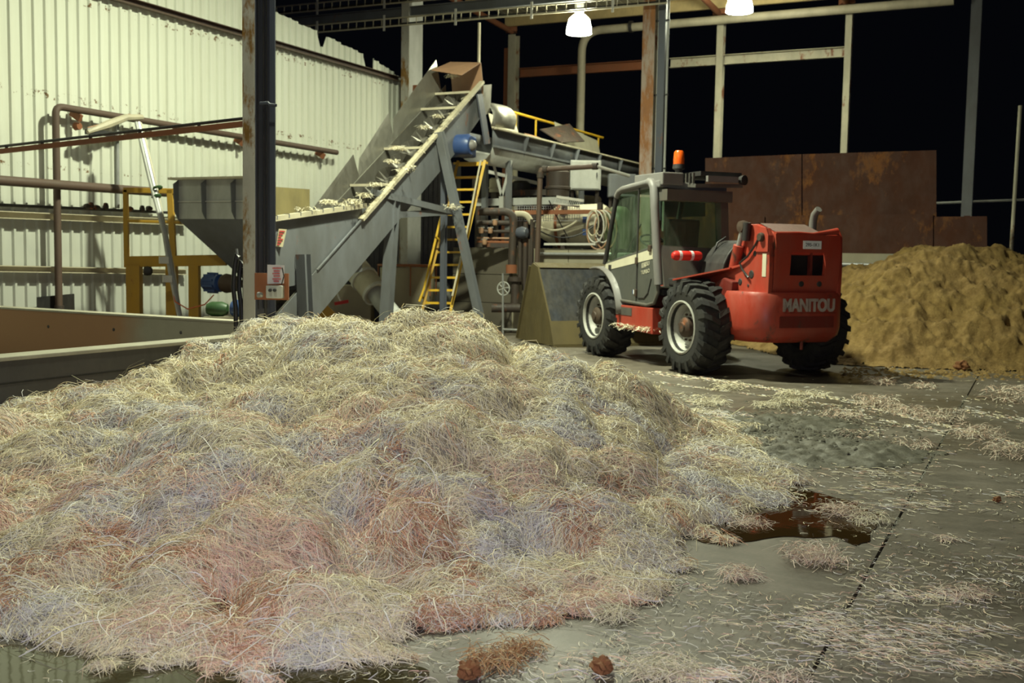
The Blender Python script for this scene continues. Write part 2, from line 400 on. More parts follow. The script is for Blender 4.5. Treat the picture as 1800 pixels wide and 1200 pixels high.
# girts and corner trim of the wall
def wbar(name, pa, pb, off, w_, h_, m, kind='bar'):
    a, b = WP(*pa, off) - W0, WP(*pb, off) - W0
    d = (b - a); a = a - d * .25 if pa[0] <= 0 else a
    mb = MB()
    (mb.cbeam if kind == 'c' else mb.bar)(a, b, w_, h_); return mb.build(name, m, wl)
wbar('girt', (150, -20), (703, 140), .10, .10, .10, M['brownpipe'], 'c')
wbar('girt', (0, 377), (330, 391), .12, .10, .10, M['cream'], 'c')
wbar('girt', (0, 472), (330, 478), .12, .10, .09, M['cream'], 'c')
mb = MB(); e = WP(706, 200, .03) - W0; mb.bar(Vector((e.x, e.y, .05)), Vector((e.x, e.y, wtop(9.1) - .05)), .07, .09, D1); mb.build('corner_trim', M['cream'], wl)

# low bunker walls of concrete
a, b = G(0, 628, .7), G(445, 589, .7); d = (b - a).normalized(); a2 = a - d * 3.2; nrm = Vector((-d.y, d.x, 0))
mb = MB(); mb.prism([Vector((a2.x, a2.y, .0)), Vector((b.x, b.y, .0)), Vector((b.x, b.y, .67)), Vector((a2.x, a2.y, .67))], nrm * .22)
wf = struct(mb.build('wall_front', M['concdark']), 'dark stained low concrete bunker wall beside the fibre pile')
mb = MB(); mb.prism([Vector((a2.x, a2.y, .67)) - nrm * .012, Vector((b.x, b.y, .67)) - nrm * .012, Vector((b.x, b.y, .70)) - nrm * .012, Vector((a2.x, a2.y, .70)) - nrm * .012], nrm * .244)
mb.build('coping', M['conctop'], wf, bevel=.006)
mb = MB(); m_ = a2.lerp(b, .5)
q = lambda t, z: Vector((a2.x + (b.x - a2.x) * t, a2.y + (b.y - a2.y) * t, z)) - nrm * .004
mb.prism([q(0, .50), q(1, .50), q(1, .512), q(0, .512)], nrm * .006); mb.build('board_mark', M['black'], wf)
WALLF = (a2.copy(), b.copy(), nrm.copy())
c0, c1 = G(0, 540, .7), G(600, 576, .7); d = (c1 - c0).normalized(); c0 = c0 - d * .3; nrm = Vector((-d.y, d.x, 0))
mb = MB(); mb.prism([Vector((c0.x, c0.y, 0)), Vector((c1.x, c1.y, 0)), Vector((c1.x, c1.y, .68)), Vector((c0.x, c0.y, .68))], nrm * .2)
wr = struct(mb.build('wall_rear', M['bunker']), 'low concrete bunker wall with a pink brown stain')
mb = MB(); mb.prism([Vector((c0.x, c0.y, .68)) - nrm * .01, Vector((c1.x, c1.y, .68)) - nrm * .01, Vector((c1.x, c1.y, .705)) - nrm * .01, Vector((c0.x, c0.y, .705)) - nrm * .01], nrm * .22)
mb.build('coping', M['conctop'], wr, bevel=.005)
for px in (85, 200, 318):
    p = PL(px, 570 + px * .045, c0, nrm); mb = MB(); mb.lathe([(.0, .008), (.012, .006), (.02, 0), (.02, -.01)], p - nrm * .004, -nrm, 12)
    mb.build('tie_hole', M['concdark'], wr)

# push wall and yard wall at the back, with rust-brown steel plates standing on its far side
B0 = Vector((0, 22.3, 0))
def bl(t, z=0, off=0): return B0 + D2 * t + UP * z + D1 * off
mb = MB(); mb.prism([bl(3.4), bl(17), bl(17, 1.62), bl(3.4, 1.62)], D1 * .25)
wb = struct(mb.build('wall_back', M['concrete']), 'cream concrete yard wall behind the sawdust heap')
mb = MB(); mb.tube([bl(3.4, 1.42, -.06), bl(13, 1.42, -.06)], .035, 10); mb.build('rail_pipe', M['galv'], wb, smooth=True)
for t in (5.2, 7.6, 10.0, 12.4):
    mb = MB(); mb.prism([bl(t, 0, -.004), bl(t + .014, 0, -.004), bl(t + .014, 1.6, -.004), bl(t, 1.6, -.004)], D1 * .006); mb.build('joint', M['concdark'], wb)
rp = thing('rust_plate_barrier', 'tall barrier of rusted brown steel plates behind the red loader', 'barrier', bl(3.55, 0, .3))
def rpl(px0, px1, y0, y1, off, tag_):
    n = D1; p0 = B0 + D1 * off
    q = [PL(px0, y1[0], p0, n), PL(px1, y1[1], p0, n), PL(px1, y0[1], p0, n), PL(px0, y0[0], p0, n)]
    mb = MB(); mb.plate(q, .02); return mb.build(tag_, M['rust'], rp, world=True)
rpl(1240, 1409, (278, 271), (470, 470), .36, 'steel_plate')
rpl(1411, 1646, (271, 264), (470, 470), .36, 'steel_plate')
rpl(1150, 1344, (382, 379), (452, 452), .30, 'steel_plate')
rpl(1346, 1640, (379, 376), (452, 452), .30, 'steel_plate')
rpl(1642, 1735, (381, 380), (452, 452), .30, 'steel_plate')
for px in (1262, 1400, 1560, 1630, 1700):
    p = PL(px, 380, B0 + D1 * .44, D1); mb = MB(); mb.ibeam(Vector((p.x, p.y, 0)), Vector((p.x, p.y, 2.3 if px > 1640 else 3.2)), .1, .1, up=D1); mb.build('prop', M['rust'], rp, world=True)

# ------------------------------------------------------------------ posts, columns, roof
E0 = Vector((-.1, 30.0, 0))
def el(t, z=0, s_=0): return E0 + D2 * t - D1 * s_ + UP * z       # s_ metres inside the eave
def tt(px): k = (px - 900) / F; return (k * E0.y - E0.x) / (D2.x - k * D2.y)
post_defs = [(895, .28, 'creamrust', 'paired rust and cream eave post beyond the conveyor head'),
             (1252, .22, 'creamrust', 'pale cream eave post rising behind the rusted plates beside the column'),
             (1472, .2, 'creamrust', 'yellow lit eave post at the end of the pale girt'),
             (1690, .3, 'grey', 'thick grey unlit post standing clear of the roof light')]
for i, (px, wd, mt, lab) in enumerate(post_defs):
    b_ = el(tt(px)); t = thing('eave_post', lab, 'post', b_)
    mb = MB(); mb.ibeam((0, 0, 0), (0, 0, 7.44 if i < 3 else 9.2), wd * .75, wd, up=D1); mb.build('shaft', M[mt], t)
    mb = MB(); mb.box((0, 0, .012), (.4, .4, .024)); mb.build('base_plate', M['rust'], t)
    if i == 0:
        mb = MB(); mb.bar(-D2 * .19, -D2 * .19 + UP * 7.1, .13, .16, D1); mb.build('rust_leg', M['rustbeam'], t)
for (pa, pb, mt, lab) in (((tt(905)), tt(1122), 'rustbeam', 'rust red girt spanning from the paired post to the column'),
                          (tt(1165), tt(1247), 'creamrust', 'short pale girt between the rusty column and cream post'),
                          (tt(1258), tt(1468), 'creamrust', 'long pale girt between two eave posts above the plates')):
    z = 1.5 + (450 - 122) * 28.4 / F - .55 * 0
    mb = MB(); mb.cbeam(el(pa, 6.42, .0), el(pb, 6.42, .0), .12, .24, .014, UP); tag(mb.build('girt', M[mt]), lab, 'girt')

rf = thing('ceiling', 'underside of the ribbed metal canopy roof with purlins', 'roof', E0); del rf['category']; rf['kind'] = 'structure'
RS = .05
def rp_(t, s_, dz=0): return D2 * t - D1 * s_ + UP * (7.88 + RS * s_ + dz)
sheet0 = None
for k in range(14):
    if sheet0 is None:
        mb = MB(); pr = []
        for q in range(4):
            for ds, dn in rib + ([(PIT, 0)] if q == 3 else []): pr.append((q * PIT + ds, dn))
        pts = []
        for ds, dn in pr: pts += [rp_(ds, -.5, dn), rp_(ds, 9.5, dn)]
        mb.add(pts, [(2 * i, 2 * i + 2, 2 * i + 3, 2 * i + 1) for i in range(len(pr) - 1)])
        sheet0 = mb.build('roof_sheet', M['roofsheet'], rf); md = sheet0.modifiers.new('thickness', 'SOLIDIFY'); md.thickness = .003; o = sheet0
    else:
        o = sheet0.copy(); COL.objects.link(o); o.parent = rf
    o.location = D2 * (k * PIT * 4 - .1)
for s_ in (.35, 2.6, 4.9, 7.2):
    mb = MB(); mb.cbeam(rp_(-.1, s_, -.15), rp_(10.75, s_, -.15), .09, .28, .02); mb.build('purlin', M['lit_purlin'], rf)
for t in (0, 5.75, 8.8):
    mb = MB(); mb.tube([rp_(t, .1, -.36), rp_(t, 9.4, -.36)], .075, 10); mb.build('rafter', M['rustbeam'], rf, smooth=True)
    if t < 9:
        mb = MB(); mb.box(rp_(t, .12, -.32), (.3, .3, .12)); mb.build('bracket', M['rustbeam'], rf)

# columns of the shed
c1 = P(457, 583, 11.15); c1.z = 0
t1 = thing('steel_column', 'tall blue grey steel column with rust streaked flange carrying the switch box', 'column', c1)
mb = MB(); mb.ibeam((0, 0, 0), (0, 0, 7.6), .150, .33, .014, .012, D1); mb.build('shaft', M['bluegrey'], t1)
mb = MB(); mb.box(Vector((0, 0, 3.8)) - D1 * .169, (.150, .006, 7.5), Matrix.Rotation(ang, 3, 'Z')); mb.build('rusty_flange_face', M['colrust'], t1)
mb = MB(); mb.box((0, 0, .012), (.18, .36, .02), Matrix.Rotation(ang, 3, 'Z')); mb.build('base_plate', M['rust'], t1)
for (off, r_) in ((.03, .011), (.075, .008), (-.06, .006)):
    mb = MB(); mb.tube([D2 * .03 + D1 * off + UP * .9, D2 * .03 + D1 * off + UP * 7.5], r_, 8); mb.build('conduit', M['hose'], t1, smooth=True)
mb = MB(); h = D2 * .05 - D1 * .05 + UP * 2.98
mb.tube([h, h + D2 * .10, h + D2 * .12 - UP * .02, h + D2 * .20 - UP * .03], .016, 8); mb.build('lever', M['bluegrey'], t1, smooth=True)

c2 = P(722, 460, 23.4); c2.z = 0
t2 = thing('steel_column', 'pale grey boxed column at the end of the clad wall', 'column', c2)
mb = MB(); mb.box((0, 0, 4), (.15, .58, 8.0), Matrix.Rotation(ang, 3, 'Z')); mb.build('shaft', M['greyl'], t2, bevel=.01)
mb = MB(); mb.box(Vector((0, 0, 4)) - D1 * .296, (.19, .012, 8.0), Matrix.Rotation(ang, 3, 'Z')); mb.build('rusty_flange_face', M['colrust'], t2)
mb = MB(); mb.box((0, 0, 4.95), (.34, .2, .18), Matrix.Rotation(ang, 3, 'Z')); mb.build('bracket', M['rustbeam'], t2)
c3 = P(1134, 460, 21.2); c3.z = 0
t3 = thing('steel_column', 'rust streaked column carrying grey cable trunking behind the loader cab', 'column', c3)
mb = MB(); mb.ibeam((0, 0, 0), (0, 0, 8.0), .25, .26, .016, .012, D1); mb.build('shaft', M['creamrust'], t3)
mb = MB(); mb.box(Vector((0, 0, 4)) - D1 * .136, (.246, .008, 8.0), Matrix.Rotation(ang, 3, 'Z')); mb.build('rusty_flange_face', paint('streaky_rust_column', (.42, .33, .27), .6, rust=.62, scale=1.6, stretch=(1, 1, .25), rustc=(.24, .10, .03)), t3)
mb = MB(); mb.cbeam(D2 * .235 + UP * 2.2, D2 * .235 + UP * 8.0, .14, .12, .01, D1); mb.build('trunking', M['bluegrey'], t3)
mb = MB(); mb.tube([D2 * .34 + UP * 2.0, D2 * .34 + UP * 8.0], .022, 8); mb.build('conduit', M['greyl'], t3, smooth=True)
mb = MB(); mb.tube([D2 * .155 + UP * 2.0, D2 * .155 + UP * 8.0], .02, 8); mb.build('conduit', M['white'], t3, smooth=True)
for z in (3.2, 4.6, 6.0):
    mb = MB(); mb.box(D2 * .2 + UP * z, (.34, .05, .03), Matrix.Rotation(ang, 3, 'Z')); mb.build('clip', M['plastic'], t3)

# overhead beam and the two cable ladders along it
def onrow(px, py):                                  # plane through the two columns
    return PL(px, py, c2, Vector((-(c3 - c2).y, (c3 - c2).x, 0)).normalized())
rowd = (c3 - c2).normalized(); rown = Vector((-rowd.y, rowd.x, 0))
zb = 6.55
A_ = c2 - rowd * 3.4; B_ = c3 + rowd * .4
tb = tag(MB().ibeam(A_ + UP * zb - rown * .2, B_ + UP * zb - rown * .2, .12, .19).build('overhead_beam', M['grey']), 'grey steel beam spanning between the columns under the canopy', 'beam')
for nm, z, lab in (('cable_ladder', 6.80, 'cable ladder running above the overhead grey beam'), ('cable_ladder', 6.33, 'cable ladder hung below the overhead grey beam')):
    t = thing(nm, lab, 'cable ladder', A_ + UP * z)
    L_ = (B_ - A_).length
    for dz in (-.08, .08):
        mb = MB(); mb.bar(rown * -.32 + UP * dz, rowd * L_ - rown * .32 + UP * dz, .02, .03); mb.build('rail', M['cream'], t)
    r0 = None
    for k in range(int(L_ / .21)):
        if r0 is None: mb = MB(); mb.bar((0, 0, -.08), (0, 0, .08), .016, .016, D1); r0 = mb.build('rung', M['cream'], t); o = r0
        else: o = r0.copy(); COL.objects.link(o); o.parent = t
        o.location = rowd * (k * .21 + .1) - rown * .32
    for k in range(5):
        mb = MB(); p = rowd * (1.2 + k * 1.7) - rown * .34; mb.bar(p - UP * .17, p + UP * .16, .05, .012, rown); mb.build('hanger', M['white'], t)
    mb = MB(); mb.tube([rown * -.31 + UP * -.04, rowd * L_ - rown * .31 + UP * -.04], .018, 6); mb.build('cable', M['hose'], t)
dr = MB(); q = onrow(850, 60) - rown * .2; dr.tube([Vector((q.x, q.y, 6.2)), Vector((q.x, q.y, 4.4))], .03, 8)
tag(dr.build('drop_pipe', M['cream'], smooth=True), 'thin pale pipe dropping from the cable ladder to the conveyor head', 'pipe')

# high-bay lamps
def lamp(px, py, Y, wd, watts, lab, tilt=0):
    p = P(px, py, Y); t = thing('highbay_lamp', lab, 'lamp', p)
    r_ = wd / 2
    mb = MB(); mb.lathe([(r_, -.16), (r_ * .98, -.05), (r_ * .82, .12), (r_ * .5, .2), (.05, .22), (.0, .22)], (0, 0, 0), UP, 28); mb.build('bowl', M['lamp'], t, smooth=True)
    mb = MB(); mb.lathe([(.0, .2), (.09, .2), (.09, .42), (.05, .46), (0, .46)], (0, 0, 0), UP, 16); mb.build('ballast_housing', M['greyl'], t, smooth=True)
    mb = MB(); mb.tube([(0, 0, .44), (0, 0, .85)], .015, 8); mb.build('stem', M['galv'], t)
    highbay('lamp_light', p - UP * .2, watts, size=wd * .8)
lamp(1018, 45, 21.9, .5, 90, 'glowing bell shaped high bay lamp above the tall vent pipe')
lamp(1300, 8, 24.0, .58, 90, 'glowing high bay lamp under the canopy near the pale girts')

# tall vent pipe with bends
v0 = el(tt(1021), 0, .35); vt = 7.32
pts = bend(v0 + UP * 3.55, v0 + UP * vt, v0 + UP * (vt + .02) + D2 * 9, .55, 10)
tv = thing('vent_pipe', 'cream vent pipe rising tall and bending along the eave', 'pipe', v0)
mb = MB(); mb.tube([p - v0 for p in pts], .105, 14); mb.build('pipe', M['cream'], tv, smooth=True)
pts = bend(UP * 3.5, UP * 3.0, UP * 2.9 + D2 * .9 - D1 * .9, .3, 8)
mb = MB(); mb.tube(pts, .1, 14); mb.build('elbow', M['cream'], tv, smooth=True)
mb = MB(); mb.lathe([(.0, -.03), (.2, -.03), (.2, .03), (.0, .03)], UP * 3.52, UP, 20); mb.build('flange', M['cream'], tv)
mb = MB(); mb.lathe([(.105, -.04), (.15, -.04), (.15, .04), (.105, .04)], UP * (vt + .02) + D2 * 1.35, D2, 16); mb.build('clamp', M['plastic'], tv)
# distant fence rail and mast at right
mb = MB(); q0, q1 = P(1640, 357, 25.6), P(1900, 347, 25.1); mb.tube([q0, q1], .03, 6); tag(mb.build('fence_rail', M['greyl']), 'thin dim rail beyond the thick grey post', 'rail')
p = P(1776, 445, 21.0); p.z = 0; mb = MB(); mb.tube([p, p + Vector((.05, .02, 4.5))], .035, 8); tag(mb.build('mast', M['creamrust'], smooth=True), 'slim pale mast standing behind the far end of the sawdust heap', 'mast')
# ================================================================== LEFT SIDE: pipes on the wall, yellow stand, hopper and inclined conveyor
def wt(px, py, off): return WP(px, py, off)
# brown standpipe turning along the wall
a = wt(104, 560, .24); a.z = .62; k = wt(101, 187, .24); e_ = wt(592, 268, .24)
mb = MB(); mb.tube(bend(a, Vector((a.x, a.y, k.z)), e_, .12, 6), .05, 12)
tw = thing('wall_pipe', 'brown standpipe turning to run along the clad wall above the yellow stand', 'pipe', (a.x, a.y, 0)); mb.build('pipe', M['brownpipe'], tw, smooth=True, world=True)
mb = MB(); mb.tube([a - UP * .6, a + UP * .06], .068, 12); mb.build('sleeve', M['darkpipe'], tw, smooth=True, world=True)
for px in (132, 390, 560):
    p = e_.lerp(Vector((a.x, a.y, k.z)), 1 - (px - 101) / 491); mb = MB(); mb.bar(p - D2 * .165 - UP * .02, p + D2 * .02 - UP * .12, .05, .10); mb.build('bracket', M['rustbeam'], tw, world=True)
g0, g1 = wt(0, 317, .40), wt(216, 333, .40); g0 = g0 - (g1 - g0) * .3
mb = MB(); mb.tube([g0, g1 + (g1 - g0) * .32], .066, 14); tp = thing('handrail_pipe', 'thick brown pipe level along the wall behind the yellow stand', 'pipe', (g1.x, g1.y, 0)); mb.build('pipe', M['brownpipe'], tp, smooth=True, world=True)
g0, g1 = wt(0, 360, .10), wt(330, 375, .10); g0 = g0 - (g1 - g0) * .3
mb = MB(); mb.tube([g0, g1], .022, 8); mb.build('small_pipe', M['plastic'], tp, smooth=True, world=True)
for i, px in enumerate((153, 160, 170, 186, 228, 250, 262)):
    p = wt(px, 366 + (px - 150) * .045 + random.uniform(-5, 0), .11); mb = MB(); mb.lathe([(0, -.05), (.035, -.04), (.045, 0), (.03, .05), (0, .06)], p, UP if i % 2 else D1, 10); mb.build('valve', M['darkpipe'], tp, smooth=True, world=True)
# black splash panel at the foot of the standpipe
q = [wt(65, 560, .14), wt(131, 560, .14), wt(130, 516, .14), wt(65, 522, .14)]
tag(MB().plate(q, .015).build('splash_panel', M['black']), 'black panel on the clad wall at the foot of the standpipe', 'panel')

# angle bar with conduit crossing to the column
z = 2.93; a = G(431, 222, z) if False else P(434, 217, 11.25); b = P(-40, 270.5, 13.7)
th = thing('service_bar', 'rusty angle bar with grey conduit clamped on it crossing to the column', 'bar', (a.x, a.y, 0))
mb = MB(); mb.angle(a, b, .05, .055, .008); mb.build('angle_bar', M['rustbeam'], th, world=True)
mb = MB(); mb.tube([a + UP * .055, b + UP * .06], .017, 8); mb.build('conduit', M['plastic'], th, smooth=True, world=True)
for t in (.15, .35, .53, .72, .87):
    p = a.lerp(b, t) + UP * .04; mb = MB(); mb.box(p, (.03, .03, .06)); mb.build('clamp', M['plastic'], th, world=True)

# slanting conduit and tray end on the wall
p0, p1, p2 = P(243, 215, 15.72), P(290, 410, 15.48), P(316, 556, 15.44); p2.z = max(p2.z, .02)
ts = thing('conduit_bundle', 'slanting bundle of grey and cream conduits leaning past the yellow stand', 'conduit', (p2.x, p2.y, 0))
for k, (m_, r_, o) in enumerate((('galv', .036, 0), ('cream', .016, .05), ('greyl', .022, -.045))):
    mb = MB(); dd = D1 * o; mb.tube([p0 + dd, p0.lerp(p1, .5) + dd * (1.2), p1 + dd * .6, p1.lerp(p2, .5) + dd, p2 + dd * .5], r_, 8); mb.build('conduit', M[m_], ts, smooth=True, world=True)
for px, py in ((277, 330), (275, 345)):
    p = P(px, py, 15.57); mb = MB(); mb.lathe([(.06, -.02), (.075, 0), (.06, .02)], p, p1 - p0, 12); mb.build('tie', M['green'], ts, world=True)
for px, py in ((288, 457), (294, 490)):
    p = P(px, py, 15.36); mb = MB(); mb.box(p, (.13, .07, .1), Matrix.Rotation(.5, 3, 'Z')); mb.build('junction_box', M['white'], ts, bevel=.008, world=True)
p = wt(325, 500, .6); mb = MB(); mb.tube([P(302, 505, 15.42), P(308, 530, 15.4), P(330, 543, 15.4), P(360, 535, 15.45), P(376, 518, 15.5)], .010, 6); mb.build('orange_cable', M['orhose'], ts, smooth=True, world=True)
q0, q1 = wt(154, 232, .4), wt(250, 213, .5)
tt_ = thing('cable_tray', 'short bent cable tray with loose wires on the clad wall', 'cable tray', (q0.x, q0.y, 0))
mb = MB(); mb.tube([q0, q0.lerp(q1, .35) + UP * .05, q0.lerp(q1, .7) + UP * .1, q1 + UP * .06], [.03, .06, .05, .04], 8); mb.build('tray', M['cream'], tt_, world=True)
for k in range(4):
    mb = MB(); mb.tube([q0 + UP * (.02 * k), q0.lerp(q1, .4) + UP * (.09 + .02 * math.sin(k * 2)), q0.lerp(q1, .75) + UP * (.14 - .015 * k), q1 + UP * .04], .009, 5); mb.build('wire', M[('rustbeam', 'cream', 'greyl', 'copper')[k]], tt_, world=True)
q = wt(176, 230, .4); mb = MB(); mb.box(q - UP * .03, (.42, .1, .07), Matrix.Rotation(.9, 3, 'Z')); mb.build('bracket', M['black'], tt_, world=True)
q = wt(133, 222, .12); mb = MB(); mb.lathe([(0, .08), (.05, .08), (.06, 0), (0, 0)], q, D2, 12); tag(mb.build('pipe_stub', M['rustbeam'], smooth=True), 'rusty pipe stub poking out of the clad wall', 'pipe stub')
for pxa in (203, 209):
    pass
mb = MB(); mb.tube([wt(206, 205, .06), wt(207, 366, .06)], .028, 8); tag(mb.build('down_conduit', M['galv'], smooth=True), 'grey upright conduit fixed to the clad wall by the cable tray', 'conduit')

# yellow stand
YN = Vector((0, -1, 0)); Yy = 15.8
ty = thing('yellow_stand', 'ochre yellow steel stand of rails and legs in front of the clad wall', 'stand', P(262, 550, Yy) * 1.0)
ty.location.z = 0; MW[ty.name] = Matrix.Translation(Vector((ty.location.x, ty.location.y, 0)))
def yb(p, q, w_=.075, h_=.075, nm='rail', m='ochre', dY=0):
    a, b = P(*p, Yy + dY), P(*q, Yy + dY); mb = MB(); mb.bar(a, b, w_, h_, Vector((0, 1, 0))); return mb.build(nm, M[m], ty, world=True, bevel=.006)
yb((221, 333), (223, 470), .065, nm='post'); yb((299, 333), (305, 452), .085, nm='post')
yb((218, 334), (312, 336)); yb((222, 388), (318, 391), .04, .06)
yb((221, 460), (398, 457), .16, .1, 'deck_beam')
q = P(236, 575, Yy); mb = MB(); g = P(236, 466, Yy); mb.bar(Vector((g.x, g.y, 0)), g, .20, .16, Vector((0, 1, 0))); mb.build('leg', M['ochre'], ty, world=True, bevel=.01)
for px in (302, 342):
    g = P(px, 466, Yy); mb = MB(); mb.bar(Vector((g.x, g.y, 0)), g, .15, .14, Vector((0, 1, 0))); mb.build('leg', M['ochre'], ty, world=True, bevel=.01)
p = P(253, 476, Yy - .1); mb = MB(); mb.lathe([(0, 0), (.06, 0), (.07, .05), (.06, .1), (.03, .12), (.0, .12)], p, (1, .2, 0), 12); mb.build('socket', M['plastic'], ty, smooth=True, world=True)

# ------------------------------------------------------------------ inclined screw conveyor with its hopper
PA = Vector((-4.73, 15.3, 0)); PB = Vector((-3.34, 14.62, 0)); HL = 3.05
ch = thing('inclined_conveyor', 'grey inclined screw conveyor rising from a hopper, fibre caught on its rim', 'conveyor', PB)
# local frame: x along D1, y along -D2 (to the far side)
def L(x, y, z): return D1 * x - D2 * y + UP * z
HW = (PA - PB).length
# hopper body: upright end panel, side panels, tapering bottom
def plate(nm, pts, m, t=.012): return MB().plate([L(*p) for p in pts], t).build(nm, m, ch)
plate('hopper_end_panel', [(0, 0, 1.92), (0, HW, 1.92), (0, HW, 2.46), (0, 0, 2.46)], M['greyl'])
for y in (.03, .5, 1.02, HW - .03):
    mb = MB(); mb.prism([L(-.01, y, 1.9), L(-.01, y, 2.46), L(-.11, y, 2.40), L(-.09, y, 2.02)], -D2 * .012); mb.build('stiffener', M['grey'], ch)
mb = MB(); mb.bar(L(-.06, -.05, 2.475), L(-.06, HW + .06, 2.475), .14, .03); mb.build('rim', M['cream'], ch)
mb = MB(); mb.bar(L(-.02, 0, 2.16), L(-.02, HW, 2.16), .02, .012); mb.build('seam', M['white'], ch)
plate('hopper_taper', [(0, 0, 1.92), (0, HW, 1.92), (.9, .95, .95), (.9, .0, .95)], M['grey'])
plate('hopper_side', [(0, HW, 1.92), (0, HW, 2.46), (HL, HW, 2.52), (HL, HW, 1.92)], M['olive'])
plate('hopper_side_taper', [(0, HW, 1.92), (HL, HW, 1.92), (2.6, .95, 1.5), (.9, .95, .95)], M['steeld'])
plate('hopper_near_side', [(0, 0, .95), (2.3, 0, 1.2), (2.3, 0, 2.22), (0, 0, 1.92)], M['grey'])
mb = MB(); mb.bar(L(-.02, -.03, 1.91), L(2.32, -.03, 2.21), .09, .07); mb.build('near_rim', M['cream'], ch)
for k in range(9):
    x = .15 + k * .26; mb = MB(); mb.box(L(x, -.03, 1.93 + x * .129), (.016, .1, .05), Matrix.Rotation(math.atan2(D1.y, D1.x), 3, 'Z')); mb.build('rim_bolt', M['grey'], ch)
# trough: half-round channel climbing along D1
TA, TB = Vector((.2, 0, .62)), Vector((6.1, 0, 4.62)); sl = (TB.z - TA.z) / (TB.x - TA.x)
def tr(x, y, dz): return L(x, y, TA.z + (x - TA.x) * sl + dz)
TWd = .72
mb = MB(); prof = [(0, 0), (0, -.28)] + [(TWd / 2 - TWd / 2 * math.cos(a_), -.28 - .30 * math.sin(a_)) for a_ in np.linspace(.2, math.pi - .2, 9)] + [(TWd, -.28), (TWd, 0)]
vs = []
for x in (TA.x, TB.x): vs += [tr(x, y, z) for y, z in prof]
n_ = len(prof); mb.add(vs, [(i, i + 1, n_ + i + 1, n_ + i) for i in range(n_ - 1)])
o = mb.build('trough', M['steeld'], ch); md = o.modifiers.new('thickness', 'SOLIDIFY'); md.thickness = .012
plate('side_plate', [tuple(v) for v in [(TA.x, -.03, TA.z + .0), (TB.x, -.03, TB.z), (TB.x, -.03, TB.z - .62), (5.2, -.03, TA.z + 5.0 * sl - .72), (TA.x + .3, -.03, TA.z - .48), (TA.x, -.03, TA.z - .40)]], M['grey'], .014)
mb = MB(); mb.bar(tr(2.2, -.05, .01), tr(TB.x, -.05, .01), .09, .05); mb.build('side_rim', M['cream'], ch)
mb = MB(); mb.bar(tr(TA.x + .9, -.04, .0), tr(2.2, -.05, .01), .03, .02); mb.build('lower_side_rim', M['grey'], ch)
# screw shaft and flight in the trough
mb = MB(); mb.tube([tr(.4, TWd / 2, -.26), tr(6.0, TWd / 2, -.26)], .05, 10); sh = mb.build('screw_shaft', M['steeld'], ch, smooth=True)
mb = MB(); nn = 190; ax = (tr(6, 0, 0) - tr(.4, 0, 0)).normalized(); s1 = D2; s2 = ax.cross(s1); vs = []
for i in range(nn):
    f_ = i / (nn - 1); c = tr(.4, TWd / 2, -.26).lerp(tr(6.0, TWd / 2, -.26), f_); a_ = f_ * 2 * math.pi * 15; d_ = s1 * math.cos(a_) + s2 * math.sin(a_); vs += [c + d_ * .05, c + d_ * .24]
mb.add(vs, [(2 * i, 2 * i + 1, 2 * i + 3, 2 * i + 2) for i in range(nn - 1)]); o = mb.build('screw_flight', M['steeld'], ch); md = o.modifiers.new('thickness', 'SOLIDIFY'); md.thickness = .006
for x in (3.05, 4.05, 5.25, 5.75):
    mb = MB(); mb.bar(tr(x, 0, .02), tr(x, TWd, .02), .07, .04); mb.build('cross_bar', M['cream'], ch)
# guard sheets standing on the far rim
for i, (x0, x1, h0, h1, m_) in enumerate(((1.75, 3.3, .28, .36, 'steeld'), (3.25, 4.35, .34, .44, 'steel'), (4.3, 5.95, .42, .52, 'steel'))):
    lean = .05
    plate('guard_sheet', [tuple(v) for v in [(x0, TWd + .01, TA.z + (x0 - TA.x) * sl), (x1, TWd + .01, TA.z + (x1 - TA.x) * sl), (x1 - .12, TWd + lean, TA.z + (x1 - TA.x) * sl + h1), (x0 + .1, TWd + lean, TA.z + (x0 - TA.x) * sl + h0)]], M[m_], .006)
# head of the conveyor: bent brown sheet, chute plates, drive
plate('head_cover', [(5.45, .02, 4.66), (5.55, .70, 4.80), (6.2, .68, 5.05), (6.1, -.02, 4.98)], M['copper'], .01)
plate('head_end', [(6.1, -.02, 4.98), (6.2, .68, 5.05), (6.28, .66, 4.4), (6.2, -.04, 4.4)], M['copper'], .01)
plate('chute_plate', [(6.02, -.12, 4.56), (6.34, -.12, 4.62), (6.34, -.1, 4.12), (6.06, -.1, 4.0)], M['steel'], .006)
mb = MB(); mb.bar(tr(5.9, -.1, -.1), L(6.05, -.2, 3.5), .2, .03, D2); mb.build('hanger_plate', M['bluegrey'], ch)
# curved hood sheet at the discharge
mb = MB(); vs = []; hs = [P(x, y, Yd) - PB for x, y, Yd in ((852, 205, 20.3), (916, 182, 20.9))]
for i in range(9):
    f_ = i / 8; a_ = f_ * 1.9 - .25
    for (bx, by, Yd) in ((866, 222, 20.2), (907, 228, 20.9)):
        c = P(bx, by, Yd) - PB; vs.append(c + Vector((.05 * math.sin(a_ * 1.7), 0, 0)) + UP * (.50 * math.sin(a_ * .8 + .2)) - D2 * (.42 * (1 - math.cos(a_))))
mb.add(vs, [(2 * i, 2 * i + 1, 2 * i + 3, 2 * i + 2) for i in range(8)]); o = mb.build('discharge_hood', M['steel'], ch, smooth=True); md = o.modifiers.new('thickness', 'SOLIDIFY'); md.thickness = .006
mo = MB(); c = P(810, 256, 19.3) - PB
mo.lathe([(0, -.26), (.15, -.26), (.2, -.2), (.2, .16), (.16, .22), (0, .22)], c, D2, 20); g_ = mo.build('drive_motor', M['blue'], ch, smooth=True)
mb = MB(); mb.lathe([(0, 0), (.10, 0), (.085, .05), (.04, .08), (0, .08)], c + D2 * .22, D2, 16); mb.build('motor_end', M['cabframe'], g_, smooth=True)
